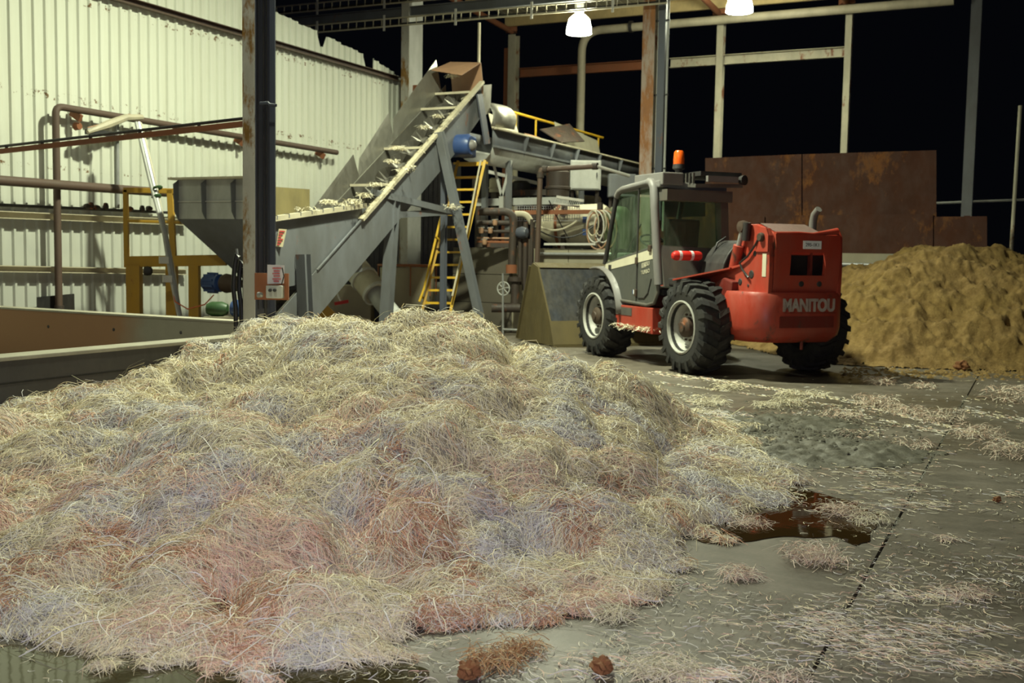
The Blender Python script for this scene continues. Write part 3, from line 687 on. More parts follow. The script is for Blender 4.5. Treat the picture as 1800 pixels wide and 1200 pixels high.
mb = MB(); mb.box(c + D1 * .24, (.26, .24, .38), Matrix.Rotation(ang, 3, 'Z')); mb.build('gearbox', M['blue'], ch, bevel=.04)
# legs and braces: each its own part
def leg(nm, a, b, w_=.13, h_=.13, m='grey'):
    mb = MB(); mb.ibeam(a - PB, b - PB, w_, h_, .012, .010, D1); return mb.build(nm, M[m], ch)
def foot(px, py, Y, z=0): p = P(px, py, Y); p.z = z; return p
leg('leg', foot(852, 560, 19.0), P(772, 232, 18.6)); leg('leg', foot(676, 560, 17.5), P(692, 350, 17.5), .17, .15); leg('leg', foot(541, 560, 15.2), P(533, 447, 15.2), .16, .15)
leg('leg', foot(779, 560, 18.9), P(781, 290, 18.9), .09, .09, 'bluegrey')
for (pa, pb, Ya, Yb) in (((655, 338), (802, 374), 17.0, 18.8), ((688, 378), (802, 372), 17.5, 18.8), ((640, 372), (690, 380), 17.0, 17.5)):
    mb = MB(); mb.bar(P(*pa, Ya) - PB, P(*pb, Yb) - PB, .08, .1); mb.build('brace', M['grey'], ch)
# motor on the hopper mouth
c = P(374, 497, 15.6) - PB; mb = MB(); mb.lathe([(0, -.14), (.10, -.14), (.13, -.1), (.13, .14), (.09, .16), (.09, .3), (.06, .34), (0, .34)], c, D2, 18); g_ = mb.build('feed_motor', M['blue'], ch, smooth=True)
for k in range(10):
    a_ = k * math.pi / 5; d_ = UP * math.cos(a_) + D1 * math.sin(a_); mb = MB(); mb.box(c + d_ * .135, (.2, .012, .03), Matrix.Rotation(ang, 3, 'Z')); mb.build('cooling_fin', M['blue'], g_)
mb = MB(); mb.lathe([(0, 0), (.12, 0), (.14, .05), (.12, .2), (.07, .3), (0, .3)], c + D2 * .2, D2, 16); mb.build('feed_gearbox', M['hub'], ch, smooth=True)
# signs on the hopper
q = [P(485, 433, 14.80), P(497, 434, 14.85), P(504, 403, 14.88), P(490, 402, 14.82)]
mb = MB(); mb.plate([v - PB for v in q], .006); sg = mb.build('warning_label', M['signy'], ch)
for k in range(6):
    f_ = .12 + k * .15; a_, b_ = (q[0] - PB).lerp(q[3] - PB, f_), (q[1] - PB).lerp(q[2] - PB, f_); mb = MB(); mb.bar(a_.lerp(b_, .15) - Vector((0, .012, 0)), a_.lerp(b_, .55 + .3 * ((k * 7) % 3) / 2) - Vector((0, .012, 0)), .004, .018); mb.build('print_line', M['signr'], sg)

# fibre caught on the conveyor
def cg(s_): return max(-1.5 * s_, min(1.5 * s_, random.gauss(0, s_)))
def tuft(mbv, mbc, c, r, n, cols, flat=.5, ln=.10, wd=.0042, lift=.6):
    for _ in range(n):
        p = Vector(c) + Vector((cg(r), cg(r), abs(cg(r * flat))))
        a_ = random.uniform(0, 6.28); t = Vector((math.cos(a_), math.sin(a_), random.uniform(-.2, lift))); t.normalize(); l_ = ln * random.uniform(.5, 1.3)
        w_ = t.cross(Vector((random.uniform(-1, 1), random.uniform(-1, 1), 1))).normalized() * wd; cv = Vector((random.gauss(0, .25), random.gauss(0, .25), -.35)) * l_
        i0 = len(mbv.v); vs = []
        for k in range(4):
            f_ = k / 3; q_ = p + t * l_ * (f_ - .5) + cv * (f_ - .5) ** 2 * 2; ww = w_ * (1 - .6 * f_); vs += [q_ - ww, q_ + ww]
        mbv.add(vs, [(0, 1, 3, 2), (2, 3, 5, 4), (4, 5, 7, 6)])
        col = random.choice(cols); j = random.uniform(.8, 1.15); mbc += [tuple(x * j for x in col)] * 8
def tuftobj(name, mbv, cols, parent=None):
    o = mbv.build(name, M['fibre'], parent); at = o.data.color_attributes.new('Col', 'FLOAT_COLOR', 'POINT')
    arr = np.ones((len(cols), 4)); arr[:, :3] = cols; at.data.foreach_set('color', arr.ravel()); return o
CREAM = [(.74, .68, .48), (.70, .66, .52), (.78, .70, .50), (.62, .58, .45)]
mbv = MB(); cc = []
for x, y, Y, r, n in ((578, 357, 16.15, .07, 140), (600, 362, 16.2, .06, 60), (620, 357, 16.4, .08, 110), (540, 372, 15.6, .1, 60), (640, 345, 16.6, .07, 90), (660, 325, 16.9, .06, 70), (700, 262, 17.6, .07, 130), (690, 285, 17.4, .06, 70), (745, 225, 18.2, .06, 70), (770, 205, 18.6, .05, 60), (795, 135, 19.8, .06, 60), (795, 366, 18.5, .1, 100), (712, 300, 17.3, .1, 60)):
    tuft(mbv, cc, P(x, y, Y) - PB, r, n, CREAM)
for k in range(650):
    x = random.uniform(2.2, 5.6); tuft(mbv, cc, tr(x, random.gauss(-.03, .03), .03), .015, 1, CREAM, ln=.10)
o = tuftobj('caught_fibre', mbv, cc, ch); o['kind'] = 'stuff'

# switch box, sign and hoses on the near column
sb = thing('switch_box', 'grey switch box with lever switches on the blue grey column', 'switch box', c1 + Vector((0, 0, 0)))
def c1p(px, py, dy=.0): return P(px, py, 10.78 + dy) - c1
q0, q1 = c1p(468, 524), c1p(496, 502); mb = MB(); mb.bb((q0.x, q0.y - .02, q0.z), (q1.x, q0.y + .12, q1.z)); mb.build('box', M['greyl'], sb, bevel=.01)
mb = MB(); mb.bb((q0.x - .14, q0.y + .1, q0.z - .02), (q1.x + .04, q0.y + .14, q1.z + .12)); mb.build('back_plate', M['rustbeam'], sb)
for px in (475, 483):
    p = c1p(px, 510, -.03); mb = MB(); mb.lathe([(0, .03), (.015, .03), (.018, 0)], p, (0, -1, 0), 10); mb.build('knob', M['plastic'], sb)
mb = MB(); p = c1p(454, 518, -.02); mb.lathe([(0, .05), (.025, .04), (.03, 0), (0, -.02)], p, (1, -.4, 0), 10); mb.build('tap', M['galv'], sb)
mb = MB(); mb.tube([c1p(466, 527), c1p(467, 548), c1p(464, 570), c1p(460, 592)], .014, 8); mb.build('drop_hose', M['hose'], sb, smooth=True)
mb = MB(); mb.tube([c1p(496, 470, -.05), c1p(499, 485, -.05), c1p(495, 500, -.03)], .006, 6); mb.build('wire', M['hose'], sb, smooth=True)
q = [P(470, 499, 10.84), P(499, 498, 10.84), P(500, 466, 10.84), P(470, 465, 10.84)]
sgn = thing('warning_sign', 'white notice sign with red print above the switch box', 'sign', q[0]); mb = MB(); mb.plate(q, .005); mb.build('board', M['signw'], sgn, world=True)
pr = random.Random(3)
for k, (y, n) in enumerate(((471, 9), (476, 6), (480.5, 7), (485, 6), (490, 8), (494, 5))):
    x = 479 - (0 if n > 6 else -2); 
    for j in range(n):
        w_ = pr.uniform(1.2, 2.3); mb = MB(); mb.plate([P(x, y + 1.3, 10.828), P(x + w_ - .4, y + 1.3, 10.828), P(x + w_ - .4, y - 1.3 + pr.uniform(0, .8), 10.828), P(x, y - 1.3, 10.828)], .002); mb.build('print_mark', M['signr'], sgn, world=True); x += w_
        if x > 497: break
hs_ = thing('hung_hoses', 'black hoses looped and hanging on the left of the blue grey column', 'hose', Vector((c1.x - .3, c1.y, 0)))
for k, xs in enumerate(((420, 412, 414, 415), (428, 421, 424, 425), (432, 430, 431, 432))):
    mb = MB(); mb.tube([P(xs[0], 452 + k * 12, 11.2), P(xs[0] - 4, 446 + k * 12, 11.2), P(xs[1], 470 + k * 8, 11.2), P(xs[1] - (2 - k), 505, 11.2), P(xs[2], 540, 11.2), P(xs[3], 590, 11.2)], .024, 8); mb.build('hose', M['hose'], hs_, smooth=True, world=True)
mb = MB(); mb.tube([P(416, 437, 11.2), P(418, 455, 11.2)], .012, 6); mb.build('hook', M['galv'], hs_, world=True)
# pump seen above the bunker wall
pg = P(395, 556, 14.6); tpm = thing('pump_set', 'green and blue pump set behind the bunker wall', 'pump', Vector((pg.x, pg.y, 0)))
mb = MB(); mb.box((0, 0, .3), (.5, .3, .6)); mb.build('plinth', M['concrete'], tpm)
mb = MB(); mb.lathe([(0, -.14), (.07, -.14), (.10, -.07), (.10, .07), (.07, .14), (0, .14)], (-.1, 0, .70), (1, 0, 0), 16); mb.build('pump_casing', M['green'], tpm, smooth=True)
mb = MB(); mb.lathe([(0, -.2), (.10, -.2), (.12, -.15), (.12, .16), (0, .18)], (.3, -.02, .71), (1, -.2, 0), 18); mb.build('motor', M['blue'], tpm, smooth=True)
# ================================================================== BACK: tanks, platform machinery, ladder, second conveyor
# concrete tank block
K0 = Vector((.2, 20.75, 0))
def kb(t, z=0, o=0): return K0 + D2 * t + UP * z + D1 * o
tk = thing('concrete_tank', 'cream concrete block tank behind the loader bucket', 'tank', K0)
def kpl(px, py, off=0): return PL(px, py, K0 - D1 * off, D1)
for k, (t0, t1, mm) in enumerate(((-1.55, -.25, 'concdark'), (-.24, .92, 'concrete'), (.93, 1.76, 'concrete'))):
    for z0, z1 in ((0, .55), (.56, 1.1), (1.11, 1.62)):
        mb = MB(); mb.prism([kb(t0, z0), kb(t1, z0), kb(t1, z1), kb(t0, z1)], D1 * .3); mb.build('block', paint('tank_block', (.115, .10, .075), .8, dirt=.7, scale=1.5, dirtc=(.05, .045, .03)) if (mm == 'concdark' and z0 == 0) else M['concrete'] if mm == 'concrete' else bpy.data.materials['tank_block'], tk, world=True, bevel=.008)
mb = MB(); mb.prism([kb(-1.55, 0, .31), kb(1.76, 0, .31), kb(1.76, 1.6, .31), kb(-1.55, 1.6, .31)], D1 * 2.2); mb.build('core', M['concdark'], tk, world=True)
mb = MB(); mb.tube([kpl(947, 446, .06), kpl(1075, 447, .06)], .03, 10); mb.build('wash_pipe', M['galv'], tk, smooth=True, world=True)
mb = MB(); mb.bar(kpl(958, 429, .05), kpl(1048, 429, .05), .1, .04); mb.build('ledge', M['white'], tk, world=True)
zt = 1.62
# machinery on the tank: one process machine with its parts
pm = thing('process_machine', 'rust stained process machine with pipes, vessel and motors on the concrete tank', 'machine', K0 + UP * zt)
def Pm(name, mb, m, smooth=True, **k): return mb.build(name, M[m], pm, smooth=smooth, world=True, **k)
Yv = 22.0
mb = MB(); a, b = P(985, 399, Yv), P(1085, 396, Yv - .4); ax = (b - a).normalized()
mb.lathe([(0, -.5), (.16, -.48), (.28, -.3), (.43, -.02), (.44, 0), (.44, (b - a).length - .3), (.38, (b - a).length - .2), (0, (b - a).length - .1)], a, ax, 28); Pm('vessel', mb, 'cream')
mb = MB(); mb.lathe([(.44, 0), (.455, 0), (.455, .06), (.44, .06)], a, ax, 28); Pm('vessel_band', mb, 'rustbeam')
mb = MB(); c = P(1087, 395, 20.85); mb.lathe([(0, .36), (.14, .34), (.23, .24), (.27, .05), (.27, -.46), (0, -.46)], c, UP, 24); Pm('domed_tank', mb, 'darkgreen')
for (x, Y, m_, y0, y1, r) in ((980, 22.3, 'blue', 298, 345, .24), (870, 22.6, 'cream', 313, 338, .12), (915, 23.2, 'black', 318, 362, .2), (842, 23.0, 'darkpipe', 310, 360, .15), (940, 23.4, 'darkpipe', 330, 372, .16)):
    p0, p1 = P(x, y1, Y), P(x, y0, Y); h = p1.z - p0.z; mb = MB(); mb.lathe([(0, 0), (r, 0), (r, h * .25), (r * 1.12, h * .27), (r * 1.12, h * .35), (r, h * .37), (r, h * .9), (r * .7, h), (0, h)], p0, UP, 20); Pm('drum', mb, 'darkpipe' if m_ == 'blue' else m_)
    mb = MB(); mb.bar(Vector((p0.x, p0.y, zt)), p0, .12, .12, D1); Pm('drum_stand', mb, 'darkpipe', False)
for (xa, ya, xb, yb_, Y, w_, h_, m_) in ((835, 356, 1000, 352, 21.6, .12, .14, 'greyl'), (840, 374, 1060, 372, 20.9, .1, .08, 'rustbeam'), (840, 340, 960, 338, 23.0, .1, .12, 'darkpipe'), (850, 300, 945, 322, 23.8, .1, .07, 'white'), (835, 430, 930, 432, 20.7, .12, .08, 'darkpipe')):
    mb = MB(); mb.bar(P(xa, ya, Y), P(xb, yb_, Y), w_, h_); Pm('frame_beam', mb, m_, False)
for px, Y in ((842, 21.6), (992, 21.6), (1055, 21.3)):
    p = P(px, 356, Y); mb = MB(); mb.bar(Vector((p.x, p.y, zt)), p, .09, .09, D1); Pm('frame_post', mb, 'darkpipe', False)
# pipes
Yp = 20.55
mb = MB(); mb.tube(bend(P(842, 372, Yp), P(904, 372, Yp), P(899, 470, Yp), .22, 8), .075, 14); Pm('thick_rust_pipe', mb, 'darkpipe')
mb = MB(); mb.tube([P(899, 465, Yp), P(899, 480, Yp)], .11, 14); Pm('pipe_flange', mb, 'rustbeam')
for y, r, m_ in ((391, .05, 'darkpipe'), (406, .035, 'darkpipe'), (425, .03, 'rustbeam'), (418, .02, 'copper')):
    mb = MB(); mb.tube([P(838, y, Yp + .12), P(897, y + 1, Yp + .12)], r, 10); Pm('cross_pipe', mb, m_)
for px, y in ((846, 405), (862, 405), (852, 425), (870, 391), (855, 372)):
    p = P(px, y, Yp + .02); mb = MB(); mb.lathe([(0, -.06), (.04, -.05), (.05, 0), (.04, .05), (0, .06)], p, UP, 10); q_ = Pm('brass_valve', mb, 'copper')
    mb = MB(); mb.bar(p + UP * .05 - D2 * .06, p + UP * .06 + D2 * .06, .02, .02); mb.build('valve_lever', M['galv'], q_, world=False) if False else Pm('valve_lever', mb, 'galv', False)
mb = MB(); mb.tube(bend(P(905, 376, Yp + .2), P(925, 376, Yp + .2), P(935, 392, Yp + .2), .1), .06, 12); Pm('pale_elbow', mb, 'cream')
for px, y0, y1, r in ((913, 400, 500, .045), (922, 390, 510, .05), (933, 385, 500, .035), (929, 420, 530, .03)):
    mb = MB(); mb.tube([P(px, y1, Yp), P(px + 2, y0, Yp)], r, 10); Pm('riser', mb, 'darkpipe')
mb = MB(); mb.lathe([(0, -.12), (.09, -.1), (.12, 0), (.09, .1), (0, .12)], P(918, 409, Yp - .08), D2, 14); Pm('pressure_pump', mb, 'bluegrey')
mb = MB(); mb.tube([P(864, 541, 20.3), P(914, 541, 20.3)], .085, 14); Pm('low_pipe', mb, 'darkpipe')
mb = MB(); mb.lathe([(0, 0), (.12, 0), (.12, .05), (.08, .06), (.08, .5), (.13, .52), (.13, .6), (0, .6)], P(905, 541, 20.35) - UP * .02, UP, 14); Pm('valve_body', mb, 'darkpipe')
# hand wheel
c = P(885, 507, 20.2); mb = MB(); rr = .125
mb.tube([c + (D2 * math.cos(a_) + UP * math.sin(a_)) * rr for a_ in np.linspace(0, 2 * math.pi, 25)], .012, 6, cap=False); hw = Pm('hand_wheel', mb, 'greyl')
mb = MB()
for k in range(3):
    a_ = k * math.pi / 3 + .3; d_ = D2 * math.cos(a_) + UP * math.sin(a_); mb.tube([c - d_ * rr, c + d_ * rr], .008, 6)
mb.tube([c - D1 * .03, c + D1 * .3], .016, 8); Pm('wheel_spokes', mb, 'greyl')
mb = MB(); p = P(884, 585, 20.2); mb.tube([Vector((p.x, p.y, 0)), P(884, 480, 20.2)], .02, 8); Pm('wheel_stand', mb, 'galv')
mb = MB(); p = P(884, 577, 20.2); mb.tube([Vector((p.x, p.y, .1)), Vector((p.x, p.y, .1)) + D2 * .36], .022, 8); Pm('stand_rail', mb, 'galv')
# brown pipe goal-post with pale extension
YB = 20.1
mb = MB(); f0 = P(941, 500, YB); top = P(950, 298, YB); e_ = P(1049, 292, YB)
mb.tube(bend(Vector((f0.x, f0.y, 0)), top, e_, .05, 4), .048, 12); tg = thing('pipe_arch', 'brown pipe arch standing before the process machine', 'pipe', Vector((f0.x, f0.y, 0))); mb.build('pipe', M['brownpipe'], tg, smooth=True, world=True)
for p, d_ in ((P(958, 298, YB), D2), (P(1046, 292, YB), D2), (top - UP * .1, UP)):
    mb = MB(); mb.lathe([(.048, -.05), (.066, -.05), (.066, .05), (.048, .05)], p, d_, 12); mb.build('coupling', M['darkpipe'], tg, world=True)
mb = MB(); mb.tube([e_, P(1106, 309, YB + .4)], .03, 8); mb.build('pale_extension', M['white'], tg, smooth=True, world=True)
# cabinets
def cabinet(px0, py0, px1, py1, Y, dep, lab, m='white'):
    a, b = P(px0, py1, Y), P(px1, py0, Y); t = thing('control_cabinet', lab, 'cabinet', Vector((a.x, a.y, zt)))
    w_, h_ = b.x - a.x, b.z - a.z; z0 = a.z - zt
    R = Matrix.Rotation(-.12, 3, 'Z')
    mb = MB(); mb.box((w_ / 2, dep / 2, z0 + h_ / 2), (w_, dep, h_)); mb.build('case', M[m], t, bevel=.012)
    mb = MB(); mb.box((w_ / 2, -.012, z0 + h_ / 2), (w_ * .9, .02, h_ * .92)); d_ = mb.build('door', M[m], t, bevel=.006)
    mb = MB(); mb.box((w_ * .86, -.035, z0 + h_ * .5), (.02, .025, .1)); mb.build('handle', M['plastic'], d_)
    for x in (.06, w_ - .06):
        mb = MB(); mb.bar((x, dep / 2, -zt), (x, dep / 2, z0), .06, .06, D1); mb.build('leg', M['darkpipe'], t)
cabinet(1002, 282, 1057, 333, 23.15, .35, 'dull white control cabinet beside the cream vent pipe', 'greyl')
cabinet(1070, 306, 1118, 346, 22.9, .35, 'small grey cabinet under the thin pale pipe behind the cab', 'grey')
# slotted strip lamp, mesh, hoses
mb = MB(); mb.bar(P(978, 346, 21.2), P(1026, 353, 21.2), .14, .05); Pm('slotted_angle', mb, 'white', False)
mb = MB(); mb.bar(P(973, 357, 21.1), P(1018, 363, 21.1), .1, .03); Pm('slotted_angle', mb, 'white', False)
for k in range(14):
    a, b = P(978 + k * 3.2, 348 + k * .5, 21.15), P(974 + k * 3.2, 359 + k * .45, 21.1); mb = MB(); mb.bar(a, b, .012, .01); Pm('slot_bar', mb, 'greyl', False)
mb = MB()
for k in range(28):
    x = 905 + k * 4.2; mb.bar(P(x, 362, 21.0), P(x, 388, 21.0), .008, .008, D1)
for k in range(7): mb.bar(P(905, 362 + k * 4.3, 21.0), P(1020, 362 + k * 4.3, 21.0), .008, .008)
o = Pm('wire_mesh', mb, 'galv', False)
th = thing('coiled_hoses', 'loops of cream hose and cable hung on the vessel', 'hose', P(1055, 400, 20.45))
for k in range(6):
    c = P(1042 + 4.5 * k, 392 + (k % 3) * 6, 20.45); r_ = .18 + .05 * (k % 3); mb = MB(); d_ = (D2 + D1 * (.25 * (k % 3 - 1))).normalized()
    mb.tube([c + (d_ * math.cos(a_) * .75 + UP * math.sin(a_) * 1.3) * r_ for a_ in np.linspace(0, 2 * math.pi, 22)], .014, 6, cap=False); mb.build('loop', M[('cream', 'white', 'copper')[k % 3]], th, smooth=True, world=True)
for px, py in ((1028, 386), (1028, 408)):
    p = P(px, py, 21.2); mb = MB(); mb.box(p, (.09, .05, .12)); Pm('socket_box', mb, 'blue', False)
for (a, b, d_, r_, m_) in (((930, 392), (1050, 392), .28, .014, 'hose'), ((948, 398), (1014, 388), .12, .02, 'cream'), ((965, 352), (1000, 420), .02, .012, 'hose')):
    mb = MB(); mb.tube(sag(P(*a, 21.0), P(*b, 21.0), d_), r_, 7); Pm('slack_cable', mb, m_)
# dark back sheets behind the ladder and below the conveyor
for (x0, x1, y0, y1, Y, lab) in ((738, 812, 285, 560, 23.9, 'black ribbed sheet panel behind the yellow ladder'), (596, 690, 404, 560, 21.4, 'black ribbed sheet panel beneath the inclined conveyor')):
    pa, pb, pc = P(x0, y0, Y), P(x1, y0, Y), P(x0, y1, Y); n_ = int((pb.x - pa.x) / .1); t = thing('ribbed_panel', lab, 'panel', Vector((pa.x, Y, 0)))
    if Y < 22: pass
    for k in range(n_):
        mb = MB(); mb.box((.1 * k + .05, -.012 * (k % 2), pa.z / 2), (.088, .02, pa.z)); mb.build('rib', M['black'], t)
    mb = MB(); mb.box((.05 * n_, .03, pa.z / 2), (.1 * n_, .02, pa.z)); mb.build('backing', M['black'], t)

# ------------------------------------------------------------------ yellow ladder
bl0, br0 = P(731, 575, 19.15), P(781, 575, 19.15); tl0, tr0 = P(805, 284, 19.9), P(852, 283, 19.9)
bl0.z = br0.z = 0
lt = thing('access_ladder', 'yellow steel access ladder with worn orange treads and thin handrails', 'ladder', bl0)
for a, b, m_ in ((bl0, tl0, 'ochre'), (br0, tr0, 'yellow')):
    mb = MB(); mb.bar(a, b, .05, .14, Vector((0, 1, .3))); mb.build('stile', M[m_], lt, world=True)
nt_ = 14
for k in range(nt_):
    f_ = (k + .7) / nt_; a, b = bl0.lerp(tl0, f_), br0.lerp(tr0, f_); mb = MB(); mb.bar(a, b, .13, .035); mb.build('tread', M['yellow'], lt, world=True)
mb = MB(); mb.tube([P(737, 530, 19.05), P(745, 508, 19.1), P(773, 390, 19.35), P(795, 310, 19.6)], .022, 8); h_ = mb.build('handrail', M['yellow'], lt, smooth=True, world=True)
mb = MB(); mb.tube([P(795, 520, 19.1), P(822, 400, 19.35), P(845, 282, 19.7)], .018, 8); mb.build('handrail', M['cream'], lt, smooth=True, world=True)
for pa, pb in (((766, 415), (778, 428)), ((741, 520), (752, 533))):
    mb = MB(); mb.tube([P(*pa, 19.25), P(*pb, 19.35)], .016, 6); mb.build('stanchion', M['yellow'], lt, world=True)
mb = MB(); mb.plate([P(797, 287, 19.85), P(858, 286, 19.85), P(858, 286, 20.1), P(797, 287, 20.1)], .04); mb.build('landing', M['yellow'], lt, world=True)

# ------------------------------------------------------------------ second, level conveyor running away
S0 = Vector((-.42, 20.35, 0))
c2v = thing('level_conveyor', 'grey level trough conveyor running away from the incline head', 'conveyor', S0)
def S(x, y, z): return D1 * x - D2 * y + UP * z
prof = [(0, 0), (0, -.32)] + [(.36 - .36 * math.cos(a_), -.32 - .30 * math.sin(a_)) for a_ in np.linspace(.15, math.pi - .15, 9)] + [(.72, -.32), (.72, 0)]
for nm, sub, m_ in (('side_wall', prof[:2], 'grey'), ('round_bottom', prof[1:-1], 'greyl'), ('far_wall', prof[-2:], 'grey')):
    mb = MB(); vs = [S(x, y, 3.82 + z) for x in (0, 8.4) for y, z in sub]; n_ = len(sub); mb.add(vs, [(i, i + 1, n_ + i + 1, n_ + i) for i in range(n_ - 1)])
    o = mb.build(nm, M[m_], c2v, smooth=True); md = o.modifiers.new('thickness', 'SOLIDIFY'); md.thickness = .01
mb = MB(); mb.bar(S(0, -.04, 3.83), S(8.4, -.04, 3.83), .1, .03); mb.build('rim', M['cream'], c2v)
mb = MB(); mb.bar(S(0, -.02, 3.5), S(8.4, -.02, 3.5), .06, .04); mb.build('lower_rail', M['grey'], c2v)
for x in (1.3, 2.6, 3.9, 5.2, 6.6):
    mb = MB(); mb.prism([S(x, -.02, 3.8), S(x, -.14, 3.8), S(x, -.03, 3.42)], D1 * .012); mb.build('stiffener', M['grey'], c2v)
for x, w_, h_, m_ in ((1.0, 1.25, .42, 'cream'), (4.2, 2.6, .62, 'roofsheet')):
    mb = MB(); mb.plate([S(x, .5, 3.84), S(x + w_, .5, 3.84), S(x + w_, .62, 3.84 + h_ * .75), S(x, .62, 3.84 + h_)], .01); mb.build('cover_sheet', M[m_], c2v)
mb = MB(); mb.plate([S(3.1, -.05, 3.87), S(4.6, .05, 4.05), S(5.0, .6, 4.5), S(3.4, .6, 4.2)], .02); mb.build('loose_sheet', M['darkpipe'], c2v)
mb = MB(); mb.plate([S(2.5, .15, 3.86), S(3.1, .15, 3.86), S(3.1, .55, 4.02), S(2.5, .55, 4.02)], .015); mb.build('brown_cover', M['copper'], c2v)
mb = MB(); mb.tube([S(2.2, .75, 4.45), S(7.5, .75, 4.45)], .03, 8); mb.build('handrail', M['yellow'], c2v, smooth=True)
for x in (2.5, 3.5, 5.0, 7.2):
    mb = MB(); mb.tube([S(x, .75, 3.8), S(x, .75, 4.45)], .022, 8); mb.build('rail_post', M['yellow'], c2v)
for x in (.9, 4.6, 8.0):
    for y in (.1, .62):
        mb = MB(); mb.bar(S(x, y, zt + .012 if x < 1 else 0), S(x, y, 3.3), .1, .1, D1); mb.build('support_leg', M['grey'], c2v)
a = P(882, 345, 21.2) - S0
for px in (866, 899):
    mb = MB(); mb.bar(a, P(px, 282, 21.2) - S0, .07, .05); mb.build('support_fork', M['greyl'], c2v)
mb = MB(); mb.bar(a, P(882, 372, 21.2) - S0, .09, .06, D1); mb.build('support_stem', M['greyl'], c2v)

# ------------------------------------------------------------------ things under the incline
p0 = P(545, 560, 20.0); kt = MB(); a, b = P(545, 500, 20.0), P(652, 503, 20.0)
kt.bb((a.x, 20.0, 0), (b.x, 20.55, .88)); kerb = tag(kt.build('kerb_block', M['concrete'], bevel=.02), 'low cream concrete kerb block under the inclined conveyor', 'kerb')
td = thing('white_duct', 'dirty white round duct sloping down beneath the conveyor', 'duct', Vector((P(690, 550, 18.3).x, 18.3, 0)))
a, b, c = P(612, 455, 19.2), P(660, 515, 18.6), P(692, 556, 18.2)
mb = MB(); mb.tube([a, b], .23, 18); mb.build('duct', M['cream'], td, smooth=True, world=True)
mb = MB(); mb.tube([b, c, c + (c - b) * .9], .16, 16); mb.build('lower_duct', M['greyl'], td, smooth=True, world=True)
for p, r_ in ((a.lerp(b, .15), .26), (b, .24), (a.lerp(b, .6), .25)):
    mb = MB(); mb.lathe([(r_ - .03, -.03), (r_, -.03), (r_, .03), (r_ - .03, .03)], p, b - a, 18); mb.build('band', M['white'], td, world=True)
tu = P(716, 500, 20.55); t = thing('open_tub', 'grey open tub with a rusty rim rail behind the conveyor leg', 'tub', Vector((tu.x, tu.y, 0)))
mb = MB(); mb.lathe([(0, .1), (.25, .12), (.40, .45), (.52, .62), (.52, 1.22), (.49, 1.22), (.48, .66), (0, .3)], (0, 0, 0), UP, 28); mb.build('tub', M['concrete'], t, smooth=True)
mb = MB(); mb.tube([(.55 * math.cos(a_), .55 * math.sin(a_), 1.26) for a_ in np.linspace(0, 2 * math.pi, 33)], .022, 8, cap=False); mb.build('rim_rail', M['rustbeam'], t, smooth=True)
for k in range(8):
    a_ = k * math.pi / 4 + .2; mb = MB(); mb.bar((.55 * math.cos(a_), .55 * math.sin(a_), .7), (.55 * math.cos(a_), .55 * math.sin(a_), 1.26), .02, .02, D1); mb.build('rail_post', M['rustbeam'], t)
for k in range(3):
    a_ = k * 2.1; mb = MB(); mb.bar((.4 * math.cos(a_), .4 * math.sin(a_), 0), (.4 * math.cos(a_), .4 * math.sin(a_), .42), .06, .06, D1); mb.build('leg', M['darkpipe'], t)
gc = P(766, 520, 21.5); mb = MB(); mb.lathe([(0, -.26), (.2, -.25), (.28, -.2), (.28, .2), (.2, .25), (0, .26)], gc, D2, 20)
t = thing('round_tank', 'grey horizontal round tank behind the foot of the ladder', 'tank', Vector((gc.x, gc.y, 0))); mb.build('shell', M['greyl'], t, smooth=True, world=True)
for o_ in (-.14, .14): mb = MB(); mb.box(D2 * o_ + UP * .2, (.06, .3, .4), Matrix.Rotation(ang, 3, 'Z')); mb.build('saddle', M['darkpipe'], t)
# red squeegee leaning on the kerb
a, b = P(577, 482, 19.9), P(600, 532, 19.75)
t = thing('squeegee', 'red squeegee with half white handle hung on the kerb block', 'squeegee', b)
m_ = a.lerp(b, .58)
mb = MB(); mb.tube([a, m_], .02, 8); mb.build('grip', M['redp'], t, smooth=True, world=True)
mb = MB(); mb.tube([m_, b], .017, 8); mb.build('handle', M['white'], t, smooth=True, world=True)
mb = MB(); mb.bar(b - Vector((.12, 0, .02)), b + Vector((.13, 0, .03)), .07, .06); mb.build('head', M['redp'], t, world=True)
a = P(570, 480, 19.3); t = thing('red_scoop', 'red plastic scoop standing on its handle under the conveyor', 'shovel', Vector((a.x, a.y, 0)))
mb = MB(); mb.plate([P(552, 483, 19.3), P(576, 484, 19.3), P(568, 470, 19.3), P(563, 471, 19.3)], .05); mb.build('blade', M['redp'], t, world=True)
mb = MB(); mb.tube([P(568, 484, 19.3), Vector((a.x - .1, 19.3, 0))], .016, 8); mb.build('handle', M['redp'], t, world=True)
# yellow guard plate at the conveyor foot
t = thing('yellow_guard', 'yellow wedge guard plate at the foot of the inclined conveyor', 'guard', Vector((P(565, 560, 16.4).x, 16.4, 0)))
q = [P(546, 562, 16.4), P(590, 563, 16.4), P(588, 549, 16.4), P(549, 512, 16.4)]; mb = MB(); mb.prism(q, Vector((0, .05, 0))); mb.build('plate', M['ochre'], t, world=True)
for px in (552, 584):
    p = P(px, 561, 16.42); mb = MB(); mb.bar(Vector((p.x, p.y, 0)), p + UP * .02, .06, .05, Vector((0, 1, 0))); mb.build('leg', M['ochre'], t, world=True)
# ================================================================== RED TELESCOPIC LOADER
T = thing('telehandler', 'red telescopic loader with dark cab and big muddy tyres, bucket lowered', 'loader', (3.2, 14.3, 0), math.radians(112))
def tb_(nm, mb, m, par=None, **k): return mb.build(nm, M[m] if isinstance(m, str) else m, par or T, **k)
def xz(poly, y0, y1): return MB().prism([(x, y0, z) for x, z in poly], (0, y1 - y0, 0))
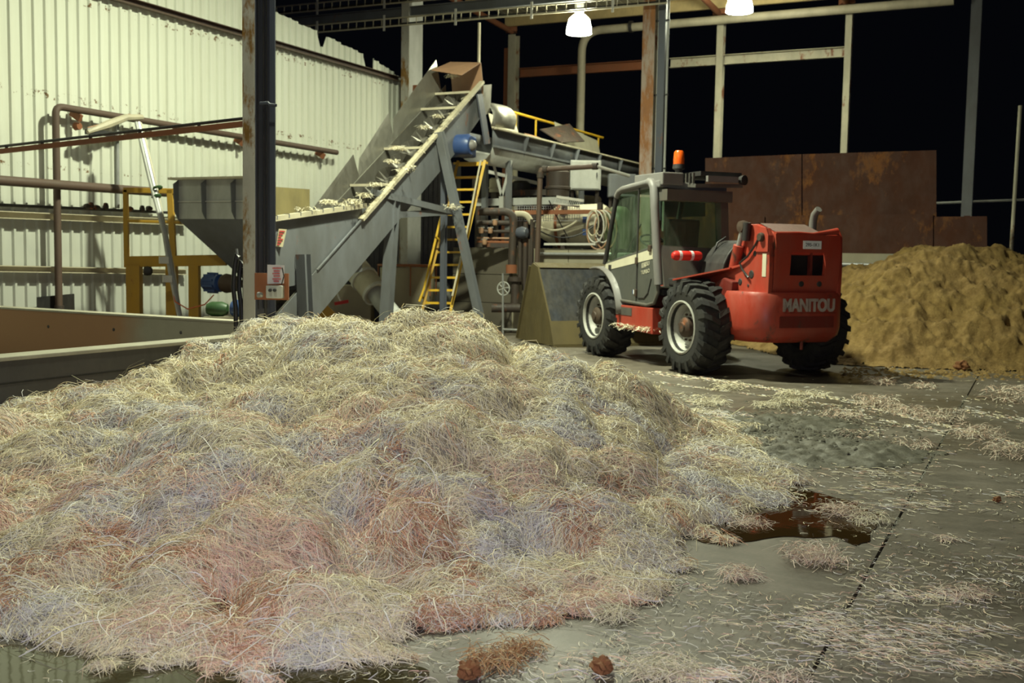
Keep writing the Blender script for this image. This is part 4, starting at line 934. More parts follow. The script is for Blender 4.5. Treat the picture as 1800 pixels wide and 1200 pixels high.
# wheels
def wheel(x, side, R_=.60, W_=.42):
    y = side * .90; o = Vector((x, y, R_)); ax = Vector((0, side, 0)); mb = MB(); h = W_ / 2
    prof = [(.30, -h + .03), (.36, -h), (.46, -h - .012), (.535, -h + .01), (.562, -h + .05), (.572, 0), (.562, h - .05), (.535, h - .01), (.46, h + .012), (.36, h), (.30, h - .03)]
    mb.lathe(prof, o, ax, 48, closed=True)
    n = 20; xx = ax.cross(UP).normalized(); yy = ax.cross(xx)
    for k in range(n):
        for sgn in (-1, 1):
            a0 = 2 * math.pi * (k + (.5 if sgn > 0 else 0)) / n; vs = []
            for (u_, da, r0, r1) in ((.0, .0, .555, .605), (.55, .10, .555, .605), (1.02, .17, .53, .585), (1.08, .19, .44, .50)):
                for dd in (-.055, .055):
                    a_ = a0 + da + dd
                    d_ = xx * math.cos(a_) + yy * math.sin(a_)
                    vs += [o + ax * (sgn * u_ * h) + d_ * r0, o + ax * (sgn * u_ * h) + d_ * r1]
            fs = []
            for i in range(3):
                b = i * 4; c = b + 4
                fs += [(b + 1, b + 3, c + 3, c + 1), (b, b + 1, c + 1, c), (b + 2, c + 2, c + 3, b + 3)]
            fs += [(0, 2, 3, 1), (12, 13, 15, 14)]
            mb.add(vs, fs)
    t = tb_('tyre', mb, 'tyre')
    mb = MB(); mb.lathe([(.345, h - .015), (.35, h + .005), (.33, h + .012), (.315, h - .01), (.30, h - .07), (.275, h - .09), (.262, h - .16), (.20, h - .13), (.15, h - .12), (.0, h - .12)], o, ax, 36); r_ = tb_('rim', mb, 'rim', t, smooth=True)
    mb = MB(); mb.lathe([(.13, h - .14), (.13, h - .05), (.11, h - .03), (.07, h - .02), (.06, h + .0), (0, h + .0)], o, ax, 24); tb_('hub', mb, 'hub', t, smooth=True)
    mb = MB()
    for k in range(10):
        a_ = k * math.pi / 5; d_ = xx * math.cos(a_) + yy * math.sin(a_); mb.lathe([(.016, 0), (.016, .03), (0, .032)], o + d_ * .17 + ax * (h - .125), ax, 6)
    tb_('wheel_nuts', mb, 'hub', t)
for x in (0, 2.55):
    for s_ in (1, -1): wheel(x, s_)
for x in (0, 2.55):
    mb = MB(); mb.tube([(x, -.8, .6), (x, -.3, .6), (x, 0, .6), (x, .3, .6), (x, .8, .6)], [.09, .11, .2, .11, .09], 12); tb_('axle', mb, 'plastic', smooth=True)
tb_('chassis', MB().bb((-.8, -.42, .55), (3.05, .42, 1.0)), 'redd', bevel=.03)
tb_('belly_guard', MB().bb((.5, -.35, .42), (2.1, .5, .56)), 'plastic')
tb_('body_side', xz([(-.35, .82), (.9, .82), (.92, 1.14), (.1, 1.14), (-.2, 1.25), (-.4, 1.2)], .36, .62), 'redd', bevel=.02)
# counterweight with lettering
cwp = [(-.42, .74), (-.86, .72), (-1.03, .60), (-1.11, .44), (-1.12, -.44), (-1.04, -.56), (-.50, -.58)]
mb = MB(); mb.prism([(x, y, .60) for x, y in cwp], (0, 0, .50))
lo = [(x * (1 if x > -.6 else .93), y * .92) for x, y in cwp]; n_ = len(cwp)
mb = MB(); rings = [[(x * .9 if x < -.6 else x, y * .85, .47) for x, y in cwp], [(x * .985 if x < -.6 else x, y * .97, .56) for x, y in cwp], [(x, y, .66) for x, y in cwp], [(x, y, 1.04) for x, y in cwp], [(x * .975 if x < -.6 else x, y * .96, 1.09) for x, y in cwp]]
mb.add([p for r in rings for p in r], [(i * n_ + k, i * n_ + (k + 1) % n_, (i + 1) * n_ + (k + 1) % n_, (i + 1) * n_ + k) for i in range(4) for k in range(n_)] + [tuple(range(n_))[::-1], tuple(range(4 * n_, 5 * n_))])
cw = tb_('counterweight', mb, 'red', smooth=True)
tb_('lower_panel', MB().bb((-1.124, -.40, .66), (-1.112, .40, .80)), 'redd', cw)
mb = MB(); mb.prism([(-1.125, .34, .845), (-1.125, -.42, .845), (-1.125, -.42, .84), (-1.125, .34, .84)], (-.004, 0, 0)); tb_('crease', mb, 'redd', cw)
tb_('tow_pin', MB().tube([(-1.0, -.02, .50), (-1.0, -.02, .38)], .02, 8), 'redd', cw)
def text(s_, size, mat4, m, par, ext=.004, nm='lettering', sx=1.0, bold=0.0):
    cu = bpy.data.curves.new('lettering_curve', 'FONT'); cu.body = s_; cu.size = size; cu.extrude = ext; cu.offset = bold; cu.align_x = 'CENTER'; cu.align_y = 'CENTER'
    ob = bpy.data.objects.new('lettering_tmp', cu); COL.objects.link(ob); bpy.context.view_layer.update()
    me = bpy.data.meshes.new_from_object(ob.evaluated_get(bpy.context.evaluated_depsgraph_get())); bpy.data.objects.remove(ob); bpy.data.curves.remove(cu)
    me.transform(Matrix.Diagonal((sx, 1, 1, 1))); me.transform(mat4); me.materials.clear(); me.materials.append(m)
    o = bpy.data.objects.new(nm, me); COL.objects.link(o); o.parent = par; return o
def rear4(x, y, z): return Matrix(((0, 0, -1, x), (-1, 0, 0, y), (0, 1, 0, z), (0, 0, 0, 1)))
def left4(x, y, z, tilt=0): return Matrix(((-1, 0, 0, x), (0, 0, 1, y), (0, 1, 0, z), (0, 0, 0, 1))) @ Matrix.Rotation(tilt, 4, 'Z')
WORN = paint('worn_white_lettering', (.45, .40, .36), .6, dirt=.85, dirtc=(.25, .06, .04), scale=14)
text('MANITOU', .21, rear4(-1.124, -.02, .93), WORN, cw, .006, 'brand_lettering', .80, .009)
# rear panel with window opening between the two cheeks
Y0, Y1, Z0, Z1 = .46, -.50, 1.07, 1.80; hy0, hy1, hz0, hz1 = .24, -.28, 1.30, 1.58
def rx(z): return -1.0 - .06 * math.sin((z - Z0) / (Z1 - Z0) * 2.4)
mb = MB(); zs = [Z0, 1.13, 1.2, hz0, 1.37, 1.44, 1.51, hz1, 1.64, 1.72, Z1]; ys = [Y0, hy0, hy1, Y1]
def gi(i, j, l): return (i * 4 + j) * 2 + l
vs = []
for z in zs:
    for y in ys: vs += [(rx(z) - .02, y, z), (rx(z) + .03, y, z)]
fs = []; ni = len(zs)
hole = lambda i, j: j == 1 and 0 <= i < ni - 1 and hz0 <= zs[i] < hz1
for i in range(ni - 1):
    for j in range(3):
        if hole(i, j): continue
        fs += [(gi(i, j, 0), gi(i, j + 1, 0), gi(i + 1, j + 1, 0), gi(i + 1, j, 0)), (gi(i, j, 1), gi(i + 1, j, 1), gi(i + 1, j + 1, 1), gi(i, j + 1, 1))]
        if j == 0 or hole(i, j - 1): fs.append((gi(i, j, 0), gi(i + 1, j, 0), gi(i + 1, j, 1), gi(i, j, 1)))
        if j == 2 or hole(i, j + 1): fs.append((gi(i, j + 1, 0), gi(i, j + 1, 1), gi(i + 1, j + 1, 1), gi(i + 1, j + 1, 0)))
        if i == 0 or hole(i - 1, j): fs.append((gi(i, j, 0), gi(i, j, 1), gi(i, j + 1, 1), gi(i, j + 1, 0)))
        if i == ni - 2 or hole(i + 1, j): fs.append((gi(i + 1, j, 0), gi(i + 1, j + 1, 0), gi(i + 1, j + 1, 1), gi(i + 1, j, 1)))
mb.add(vs, fs); rpn = tb_('rear_panel', mb, 'red', smooth=True)
tb_('radiator', MB().bb((-.88, -.42, 1.15), (-.80, .40, 1.72)), 'black')
tb_('radiator_strut', MB().bb((-.96, -.17, 1.3), (-.90, -.14, 1.64)), 'redd')
mb = MB(); mb.tube([(-1.02, Y0 - .02, Z1), (-1.03, .1, Z1 + .012), (-1.03, -.1, Z1 + .005), (-1.02, -.3, Z1 + .03), (-1.02, Y1 + .02, Z1 + .05)], [.03, .025, .022, .03, .045], 10); tb_('rear_top_lip', mb, 'red', smooth=True)
pl = tb_('number_plate', MB().bb((rx(1.67) - .032, -.20, 1.625), (rx(1.67) - .02, .07, 1.725)), 'platew', bevel=.004)
text('295-1K1', .06, rear4(rx(1.67) - .034, -.065, 1.675), M['plastic'], pl, .001, 'plate_characters', 1.0)
for y in (.05, -.22): tb_('rear_smudge', MB().lathe([(0, .008), (.03, .006), (.04, 0)], (rx(1.2) - .02, y, 1.2), (-1, 0, 0), 12), 'plastic')  # dark discs standing for dirt smudges on the rear panel
# cheeks carrying the boom pivot
ck = [(-1.03, .80), (-1.05, 1.35), (-1.03, 1.78), (-.97, 1.87), (-.86, 1.88), (-.78, 1.80), (-.66, 1.58), (-.40, 1.42), (-.05, 1.36), (.42, 1.22), (.40, 1.15), (-.25, 1.02), (-.35, .80)]
c_l = tb_('side_cheek', xz(ck, .47, .53), 'red', bevel=.01)
c_r = tb_('side_cheek', xz(ck, -.56, -.50), 'red', bevel=.01)
mb = MB(); mb.prism([(.50, .62, 1.20), (-.48, .56, 1.40), (-.50, .52, 1.40), (.46, .52, 1.18)], (0, 0, .018)); mb.prism([(.50, .96, 1.19), (-.30, .60, 1.36), (-.30, .53, 1.36), (.50, .53, 1.19)], (0, 0, .02)); tb_('rear_mudguard', mb, 'red')
tb_('ear_plate', xz([(-1.03, 1.58), (-1.03, 1.78), (-.97, 1.88), (-.87, 1.89), (-.80, 1.82), (-.78, 1.58)], .53, .55), 'red', c_l, bevel=.006)
tb_('pivot_pin', MB().lathe([(0, .05), (.045, .05), (.055, .03), (.055, 0)], (-.91, .55, 1.76), (0, 1, 0), 16), 'hub', c_l)
tb_('data_label', MB().bb((-.99, .531, 1.28), (-.91, .536, 1.56)), 'stripe', c_l)
for x, z, r in ((-.74, 1.56, .035), (-.68, 1.30, .055), (-.44, 1.20, .045), (-.62, 1.16, .02)):
    tb_('side_hole', MB().lathe([(0, .006), (r * .8, .006), (r, 0)], (x, .531, z), (0, 1, 0), 14), 'plastic', c_l)
mb = MB(); mb.tube([(-.86, .55, 1.78), (-.78, .56, 1.66), (-.62, .56, 1.52), (-.46, .56, 1.44), (-.52, .56, 1.36), (-.66, .56, 1.26)], .014, 7); tb_('hydraulic_hose', mb, 'hose', smooth=True)
# boom, ram, exhaust
mb = MB(); mb.prism([(-.95, -.38, 1.55), (-.95, -.38, 1.80), (-.55, -.38, 1.93), (-.30, -.38, 1.93), (-.12, -.38, 1.70), (-.35, -.38, 1.50)], (0, .76, 0)); bm_ = tb_('boom_heel', mb, 'red', bevel=.015)
tb_('boom_top_plate', MB().add([(-.94, -.34, 1.812), (-.94, .34, 1.812), (-.55, .34, 1.942), (-.55, -.34, 1.942), (-.32, .34, 1.942), (-.32, -.34, 1.942)], [(0, 1, 2, 3), (3, 2, 4, 5)]), paint('scuffed_boom_top', (.20, .12, .11), .5, dirt=.5), bm_)
tb_('boom', MB().bar((-.35, -.34, 1.70), (3.0, -.34, 1.02), .28, .34), 'red', bevel=.02)
tb_('inner_boom', MB().bar((2.9, -.34, 1.04), (3.5, -.34, .92), .22, .26), 'red')
tb_('boom_head', xz([(3.35, .78), (3.35, 1.08), (3.7, .98), (4.15, .62), (4.1, .38), (3.85, .42)], -.48, -.20), 'redd')
mb = MB(); mb.tube([(-.12, .44, 1.25), (-.25, .44, 1.66)], .07, 14); rm = tb_('lift_ram', mb, 'red', smooth=True)
tb_('ram_rod', MB().tube([(-.24, .44, 1.64), (-.33, .44, 1.90)], .032, 12), 'galv', rm, smooth=True)
tb_('ram_eye', MB().lathe([(0, -.06), (.07, -.05), (.08, 0), (.07, .05), (0, .06)], (-.33, .44, 1.90), (0, 1, 0), 16), 'hub', rm, smooth=True)
tb_('ram_boot', MB().tube([(-.40, .44, 1.72), (-.42, .44, 1.95)], .05, 10), 'plastic', smooth=True)
mb = MB(); mb.tube([(-.35, -.62, 1.6), (-.35, -.62, 1.98), (-.38, -.62, 2.08), (-.46, -.62, 2.15)], [.05, .05, .05, .045], 12); tb_('exhaust', mb, 'cabframe', smooth=True)
tb_('engine_cover', MB().bb((-.1, -1.0, .95), (1.9, -.56, 1.45)), 'redd', bevel=.05)
# sill and steps
tb_('side_sill', xz([(.90, .44), (.92, .80), (2.22, .80), (2.22, .70), (1.95, .47)], .66, 1.02), 'red', bevel=.012)
tb_('sill_patch', MB().bb((1.50, 1.02, .66), (1.98, 1.026, .77)), 'cabgrey')
mbv = MB(); cc = []
for k in range(60):
    x = random.uniform(.95, 2.0); tuft(mbv, cc, (x, 1.0 + random.uniform(-.12, .05), .48 + .02 * random.random()), .05, 9, CREAM, .6, .12, .005)
o = tuftobj('caught_fibre', mbv, cc, T); o['kind'] = 'stuff'
# front mudguard
mb = MB(); vs = []
for a_ in np.linspace(math.radians(5), math.radians(105), 12): vs += [(2.55 - .74 * math.cos(a_), .70, .62 + .74 * math.sin(a_)), (2.55 - .74 * math.cos(a_), 1.10, .62 + .72 * math.sin(a_))]
mb.add(vs, [(2 * i, 2 * i + 1, 2 * i + 3, 2 * i + 2) for i in range(11)]); o = tb_('front_mudguard', mb, 'cabframe', smooth=True); md = o.modifiers.new('thickness', 'SOLIDIFY'); md.thickness = .03
# ------------------------------------------------------------------ cab
CL, CR = 1.0, -.08
tb_('cab_floor', MB().bb((.75, CR, .98), (2.35, CL - .05, 1.06)), 'plastic')
door_poly = [(2.42, 1.40), (2.38, 1.18), (2.27, .97), (2.10, .88), (1.12, .84), (.92, .88), (.82, 1.02), (.80, 1.20), (.94, 1.66)]
dr_ = tb_('door', xz(door_poly, CL - .04, CL), 'doorgrey', bevel=.012)
tb_('door_stripe', xz([(2.41, 1.28), (2.42, 1.375), (.945, 1.615), (.90, 1.48)], CL, CL + .004), 'stripe', dr_)
tb_('door_badge', MB().bb((2.20, CL + .004, 1.30), (2.29, CL + .008, 1.37)), 'plastic', dr_)
tb_('door_seam', MB().bb((1.395, CL, .92), (1.425, CL + .012, 2.46)), 'plastic', dr_)
for z in (1.44, .99): tb_('hinge', MB().bb((1.385, CL, z - .05), (1.44, CL + .03, z + .05)), 'hub', dr_, bevel=.008)
tb_('handle_recess', MB().tube([(1.0, CL + .004, 1.20), (1.08, CL + .004, 1.0), (1.18, CL + .004, .93), (1.36, CL + .004, .92)], .010, 6), 'plastic', dr_)
tb_('door_latch', MB().bb((1.00, CL, 1.57), (1.08, CL + .03, 1.66)), 'hub', dr_, bevel=.01)
tb_('sticker', MB().bb((1.46, CL, .97), (1.53, CL + .003, 1.03)), 'platew', dr_); tb_('sticker_band', MB().bb((1.51, CL + .003, .97), (1.53, CL + .005, 1.03)), 'blue', dr_)
text('LSU', .085, left4(1.13, CL + .004, 1.40, .16), M['stripe'], dr_, .001, 'door_lettering')
text('TURBO', .075, left4(1.17, CL + .004, 1.29, .16), M['stripe'], dr_, .001, 'door_lettering')
mb = MB()
for k in range(5): mb.box((1.27 - k * .026, CL + .004, 1.375 + k * .004), (.012, .004, .07))
tb_('door_hatch_print', mb, 'stripe', dr_)
def tubepart(nm, pts, r, m='cabframe', par=None): return tb_(nm, MB().tube(pts, r, 10), m, par, smooth=True)
fr_pts = [(.80, CL, 1.12), (.86, CL, 1.5), (.96, CL, 2.15), (1.00, CL, 2.44)]
tubepart('rear_pillar', fr_pts + [(1.06, CL, 2.51), (1.14, CL, 2.52)], .06)
tubepart('roof_rail', [(1.12, CL, 2.52), (1.9, CL, 2.46), (2.02, CL, 2.43), (2.09, CL, 2.36)], .045)
tubepart('front_pillar', [(2.09, CL, 2.37), (2.28, CL, 1.8), (2.42, CL, 1.38)], .035, 'plastic')
tubepart('front_pillar', [(2.05, CR, 2.37), (2.22, CR, 1.8), (2.36, CR, 1.1)], .04, 'plastic')
tb_('rear_pillar', MB().prism([(.72, CR, 1.2), (.86, CR, 1.2), (1.0, CR, 2.40), (.84, CR, 2.40)], (0, .12, 0)), 'cabgrey')
tubepart('door_frame', [(2.36, CL, 1.30), (2.28, CL, 1.0), (2.12, CL, .87), (1.1, CL, .83), (.9, CL, .87), (.80, CL, 1.02), (.80, CL, 1.2)], .025, 'cabgrey')
def pane(nm, pts): return tb_(nm, MB().plate(pts, .006), 'glass')
pane('door_window', [(2.38, CL - .02, 1.42), (1.42, CL - .02, 1.58), (1.42, CL - .02, 2.46), (2.07, CL - .02, 2.38)])
pane('side_window', [(1.39, CL - .02, 1.585), (.96, CL - .02, 1.66), (1.03, CL - .02, 2.46), (1.39, CL - .02, 2.46)])
pane('rear_window', [(.84, CL - .08, 1.66), (.84, CR + .13, 1.62), (.97, CR + .13, 2.36), (.97, CL - .08, 2.40)])
pane('windscreen', [(2.36, CL - .04, 1.38), (2.08, CL - .04, 2.37), (2.05, CR + .04, 2.37), (2.33, CR + .04, 1.38)])
pane('far_window', [(2.3, CR, 1.2), (2.05, CR, 2.36), (1.0, CR, 2.38), (.86, CR, 1.3)])
rw = tb_('rear_wall', MB().prism([(.70, CL - .04, 1.10), (.70, CR, 1.10), (.84, CR, 1.62), (.84, CL - .04, 1.66)], (.04, 0, 0)), 'cabgrey')
ar = [( .42 * math.cos(a_), .58 * math.sin(a_)) for a_ in np.linspace(0, math.pi, 14)]
tb_('rear_hump', MB().prism([(.12, .04 + y, 1.16 + z) for y, z in ar], (.52, 0, 0)), 'plastic', bevel=.02)
tb_('hood_shelf', MB().bb((.25, .30, 1.12), (.72, .90, 1.22)), 'plastic', bevel=.02)
ro = tb_('cab_roof', MB().prism([(.86, CL - .01, 2.44), (2.04, CL - .01, 2.40), (2.04, CR, 2.40), (.86, CR, 2.38)], (0, 0, .10)), 'cabframe', bevel=.02)
tb_('roof_underframe', MB().bb((.72, CR, 2.26), (1.0, CL - .05, 2.41)), 'cabgrey')
tb_('roof_box', MB().bb((.80, .66, 2.47), (1.6, .98, 2.64)), 'cabframe', bevel=.015)
gd = tb_('roof_guard', MB().prism([(.66, .55, 2.44), (.60, -.16, 2.46), (1.5, -.16, 2.50), (1.5, .55, 2.50)], (0, 0, .05)), 'cabgrey')
tb_('guard_light_bar', MB().bb((.56, -.06, 2.52), (.62, .42, 2.60)), 'cabframe', gd)
tb_('guard_top', MB().bb((.62, -.15, 2.60), (1.4, .50, 2.66)), 'plastic', gd)
for k in range(9): tb_('guard_slat', MB().bar((.72 + k * .09, .55, 2.50), (.72 + k * .09, .55, 2.64), .03, .02, (1, 0, 0)), 'cabgrey', gd)
tb_('work_lamp', MB().lathe([(0, -.03), (.06, -.03), (.07, .04), (0, .05)], (.60, -.15, 2.56), (-1, -.3, 0), 14), 'plastic', gd)
mb = MB(); mb.lathe([(0, .13), (.05, .125), (.068, .10), (.075, 0), (.075, -.06), (0, -.06)], (1.0, .62, 2.83), UP, 18); bc = tb_('beacon', mb, 'orange', smooth=True)
tb_('beacon_base', MB().lathe([(.08, .0), (.085, -.06), (.05, -.08), (.04, -.13), (0, -.13)], (1.0, .62, 2.77), UP, 16), 'plastic', bc, smooth=True)
st = tb_('seat', MB().bb((1.05, .30, 1.15), (1.55, .82, 1.38)), 'plastic', bevel=.05)
tb_('seat_back', MB().prism([(.98, .30, 1.35), (1.12, .30, 1.35), (1.02, .30, 2.02), (.90, .30, 2.02)], (0, .50, 0)), paint('brown_seat', (.05, .032, .026), .7, dirt=.4), st, bevel=.04)
cst = Vector((1.78, .55, 1.72)); axs = Vector((-.5, 0, .85)).normalized(); sx_ = Vector((0, 1, 0)); sy_ = axs.cross(sx_)
mb = MB(); mb.tube([cst + (sx_ * math.cos(a_) + sy_ * math.sin(a_)) * .19 for a_ in np.linspace(0, 2 * math.pi, 25)], .014, 7, cap=False); mb.tube([cst - sx_ * .19, cst + sx_ * .19], .012, 6); sw = tb_('steering_wheel', mb, 'plastic', smooth=True)
tb_('steering_column', MB().tube([cst, cst - axs * .6], .04, 8), 'plastic', sw)
tb_('dashboard', MB().bb((1.98, .1, 1.25), (2.25, .9, 1.55)), 'cabframe', bevel=.03)
tb_('wiper', MB().tube([(2.28, .8, 1.42), (2.20, .62, 1.8), (2.16, .55, 1.98)], .012, 6), 'plastic')
tb_('grab_handle', MB().tube([(2.30, .93, 1.5), (2.26, .90, 1.62), (2.22, .90, 1.85)], .014, 6), 'plastic')
mb = MB(); mb.lathe([(0, -.22), (.05, -.215), (.065, -.18), (.065, .18), (.04, .22), (0, .23)], (.62, .68, 1.52), (0, 1, 0), 16); fe = tb_('fire_extinguisher', mb, 'redp', smooth=True)
for y in (.62, .80): tb_('extinguisher_band', MB().lathe([(.066, -.02), (.068, -.02), (.068, .02), (.066, .02)], (.62, y, 1.52), (0, 1, 0), 16), 'signw', fe)
tubepart('breather_hose', [(.5, .30, 1.22), (.5, .36, 1.5), (.5, .28, 1.7), (.5, .15, 1.78)], .014, 'hose')
# bucket
side = [(5.54, .02), (3.98, .02), (4.16, .42), (4.70, 1.30), (4.92, 1.36), (5.0, 1.30)]
bk = tb_('bucket', MB().prism([(4.16, -1.25, .42), (4.70, -1.25, 1.30), (4.74, -1.25, 1.28), (4.20, -1.25, .40)], (0, 2.33, 0)), 'bucket')
tb_('bucket_floor', MB().prism([(3.98, -1.25, .02), (4.16, -1.25, .42), (4.20, -1.25, .40), (4.04, -1.25, .05), (5.54, -1.25, .04), (5.54, -1.25, .02)], (0, 2.33, 0)), 'bucketside', bk)
tb_('bucket_top', MB().prism([(4.66, -1.25, 1.29), (4.92, -1.25, 1.37), (4.92, -1.25, 1.33), (4.72, -1.25, 1.26)], (0, 2.33, 0)), 'bucketside', bk)
for y in (1.08, -1.27): tb_('bucket_side', xz(side, y, y + .03), 'bucketside', bk)
tb_('bucket_edge', MB().bar((5.52, 1.115, .04), (4.98, 1.115, 1.31), .02, .07, (0, 1, 0)), 'bucketside', bk)
tb_('lower_rail', MB().bb((3.96, -1.25, .0), (4.1, 1.1, .05)), 'bucketside', bk)
# ================================================================== FIBRE PILE
wa, wb_, wn = WALLF
wd_ = (wb_ - wa).normalized()
def wall_side(X, Y): return -((X - wa.x) * wn.x + (Y - wa.y) * wn.y)      # distance in front of the bunker wall
cp, cz = [], []
def cpt(px, py, Y):
    p = P(px, py, Y); cp.append((p.x, p.y)); cz.append(p.z)
def c0(px, py, z=0.0):
    p = G(px, py); cp.append((p.x, p.y)); cz.append(z)
for px, py, Y in ((0, 1000, 4.55), (0, 950, 4.85), (0, 850, 5.75), (0, 740, 7.45), (-300, 980, 4.6), (-300, 850, 5.6), (-300, 780, 6.6),
                  (150, 1050, 4.22), (130, 900, 5.0), (130, 740, 7.3), (130, 715, 7.9),
                  (250, 1000, 4.38), (250, 900, 4.95), (250, 800, 5.85), (250, 740, 7.0), (250, 692, 8.3),
                  (360, 1080, 4.2), (360, 700, 7.9), (360, 640, 9.1), (370, 608, 9.9),
                  (500, 1050, 4.2), (500, 950, 4.6), (500, 850, 5.2), (500, 760, 6.2), (500, 680, 7.3), (500, 620, 8.5), (470, 580, 10.0),
                  (740, 1010, 4.55), (740, 882, 5.05), (740, 800, 5.6), (740, 750, 6.1), (740, 668, 7.0), (740, 600, 8.0), (740, 556, 9.3), (600, 572, 9.6), (660, 562, 9.5), (840, 568, 9.2),
                  (620, 930, 4.8), (620, 800, 5.7), (620, 690, 7.0), (620, 640, 7.8),
                  (900, 980, 4.75), (900, 860, 5.35), (900, 790, 5.9), (900, 740, 6.4), (900, 690, 7.0), (900, 640, 7.8), (900, 605, 8.8),
                  (1050, 950, 5.15), (1050, 860, 5.8), (1050, 790, 6.6), (1050, 720, 7.6), (1040, 650, 8.5),
                  (1150, 900, 5.75), (1150, 830, 6.3), (1150, 780, 6.95), (1140, 690, 8.3), (1180, 740, 8.2),
                  (1215, 870, 6.25), (1215, 800, 7.4), (1300, 850, 6.85), (1300, 790, 8.0), (1250, 760, 8.4)): cpt(px, py, Y)
for px, py in ((-300, 1120), (-150, 1125), (0, 1128), (100, 1150), (200, 1168), (320, 1150), (430, 1180), (560, 1168), (640, 1160), (740, 1150), (830, 1125), (900, 1108), (980, 1085), (1060, 1068), (1120, 1045), (1180, 1015), (1235, 980), (1260, 930), (1310, 905), (1360, 880), (1385, 845), (1370, 805), (1330, 775), (1290, 752), (1240, 730)): c0(px, py)
for p in ((1.75, 9.2), (1.55, 9.9), (1.1, 10.6), (.4, 11.0), (-.4, 11.3), (-1.3, 11.2), (3, 8), (3, 5), (2, 3.6), (0, 3.2), (-2, 3.1), (-4.5, 3.1), (2.5, 10.5)): cp.append(p); cz.append(0.0 if p[1] > 9 else -.06)
def hsh(a, b, sd):
    n = (a * 374761393 + b * 668265263 + sd * 1442695041) & 0x7fffffff; n = ((n ^ (n >> 13)) * 1274126177) & 0x7fffffff
    return ((n ^ (n >> 16)) & 0xffff) / 65535.0
def domes(X, Y, cell, sd):             # rounded clods with creases between them, and the clod each point belongs to
    gx, gy = X / cell, Y / cell; xi = np.floor(gx).astype(np.int64); yi = np.floor(gy).astype(np.int64)
    best = np.full(X.shape, -1e9); cid = np.zeros(X.shape)
    for dx in (-1, 0, 1):
        for dy in (-1, 0, 1):
            a, b = xi + dx, yi + dy; cx = a + .15 + .7 * hsh(a, b, sd); cy = b + .15 + .7 * hsh(a, b, sd + 1); r2 = .55 + .45 * hsh(a, b, sd + 2)
            h = r2 * 1.1 - ((gx - cx) ** 2 + (gy - cy) ** 2) / r2 * .95
            m = h > best; best = np.where(m, h, best); cid = np.where(m, hsh(a, b, sd + 3), cid)
    return best, cid
def warp(X, Y):
    return X + .30 * (fbm(X * 1.7, Y * 1.7, 5, 3) - .5), Y + .30 * (fbm(X * 1.7 + 40, Y * 1.7, 6, 3) - .5)
_a, _b = np.meshgrid(np.arange(-4, 1, .05), np.arange(4.5, 9, .05)); _w = warp(_a, _b)
LM = float(np.mean((np.clip(domes(*_w, .62, 3)[0], -.5, 1) - .5) * .27 + (np.clip(domes(*_w, .27, 13)[0], -.4, 1) - .5) * .13 + (np.clip(domes(_a, _b, .12, 23)[0], -.3, 1) - .5) * .038)) + .012
def pile_h(X, Y):
    h = rbf(cp, cz, X, Y)
    env = np.clip(h / .20, 0, 1)
    wx, wy = warp(X, Y)
    d1, _ = domes(wx, wy, .62, 3); d2, _ = domes(wx + .05 * (fbm(X * 7, Y * 7, 9, 2) - .5), wy, .27, 13); d3, _ = domes(X + .3, Y + .1, .12, 23)
    lump = (np.clip(d1, -.5, 1) - .5) * .27 + (np.clip(d2, -.4, 1) - .5) * .13 + (np.clip(d3, -.3, 1) - .5) * .038
    lump = lump - LM
    h = h + env * lump
    edge = (fbm(X * 3.2, Y * 3.2, 12, 3) - .5) * .16
    return np.where(h < .05, h + edge * np.clip((h + .12) / .12, 0, 1), h)
res = .025
xs = np.arange(-6.2, 2.35, res); ys = np.arange(3.1, 11.5, res)
GX, GY = np.meshgrid(xs, ys); GZ = pile_h(GX, GY)
ok = (wall_side(GX, GY) > .03) & (np.hypot(GX - c1.x, GY - c1.y) > .21)
s_al = (GX - wa.x) * wd_.x + (GY - wa.y) * wd_.y
past = s_al > (wb_ - wa).length
ok = (ok | past) & (np.hypot(GX - c1.x, GY - c1.y) > .21) & (GZ > .004) & (GY < 11.15 + 0 * GX)
ny, nx = GX.shape
idx = -np.ones(GX.shape, int); idx[ok] = np.arange(ok.sum())
q = ok[:-1, :-1] & ok[1:, :-1] & ok[:-1, 1:] & ok[1:, 1:]
ii, jj = np.nonzero(q)
faces = np.stack([idx[ii, jj], idx[ii, jj + 1], idx[ii + 1, jj + 1], idx[ii + 1, jj]], 1)
verts = np.stack([GX[ok], GY[ok], GZ[ok]], 1)
def npmesh(name, verts, faces, mat, parent=None, cols=None, smooth=True):
    me = bpy.data.meshes.new(name); nf = len(faces); k = faces.shape[1]
    me.vertices.add(len(verts)); me.vertices.foreach_set('co', verts.astype(np.float32).ravel())
    me.loops.add(nf * k); me.loops.foreach_set('vertex_index', faces.astype(np.int32).ravel())
    me.polygons.add(nf); me.polygons.foreach_set('loop_start', np.arange(0, nf * k, k, dtype=np.int32)); me.polygons.foreach_set('loop_total', np.full(nf, k, dtype=np.int32))
    me.update(calc_edges=True); me.validate()
    if smooth: me.polygons.foreach_set('use_smooth', np.ones(len(me.polygons), bool))
    if cols is not None:
        at = me.color_attributes.new('Col', 'FLOAT_COLOR', 'POINT'); a = np.ones((len(verts), 4), np.float32); a[:, :3] = cols; at.data.foreach_set('color', a.ravel())
    me.materials.append(mat); o = bpy.data.objects.new(name, me); COL.objects.link(o)
    if parent is not None: o.parent = parent
    return o
PAL = np.array([(.80, .71, .48), (.76, .71, .58), (.68, .66, .64), (.80, .56, .43), (.62, .33, .21), (.40, .22, .11)])
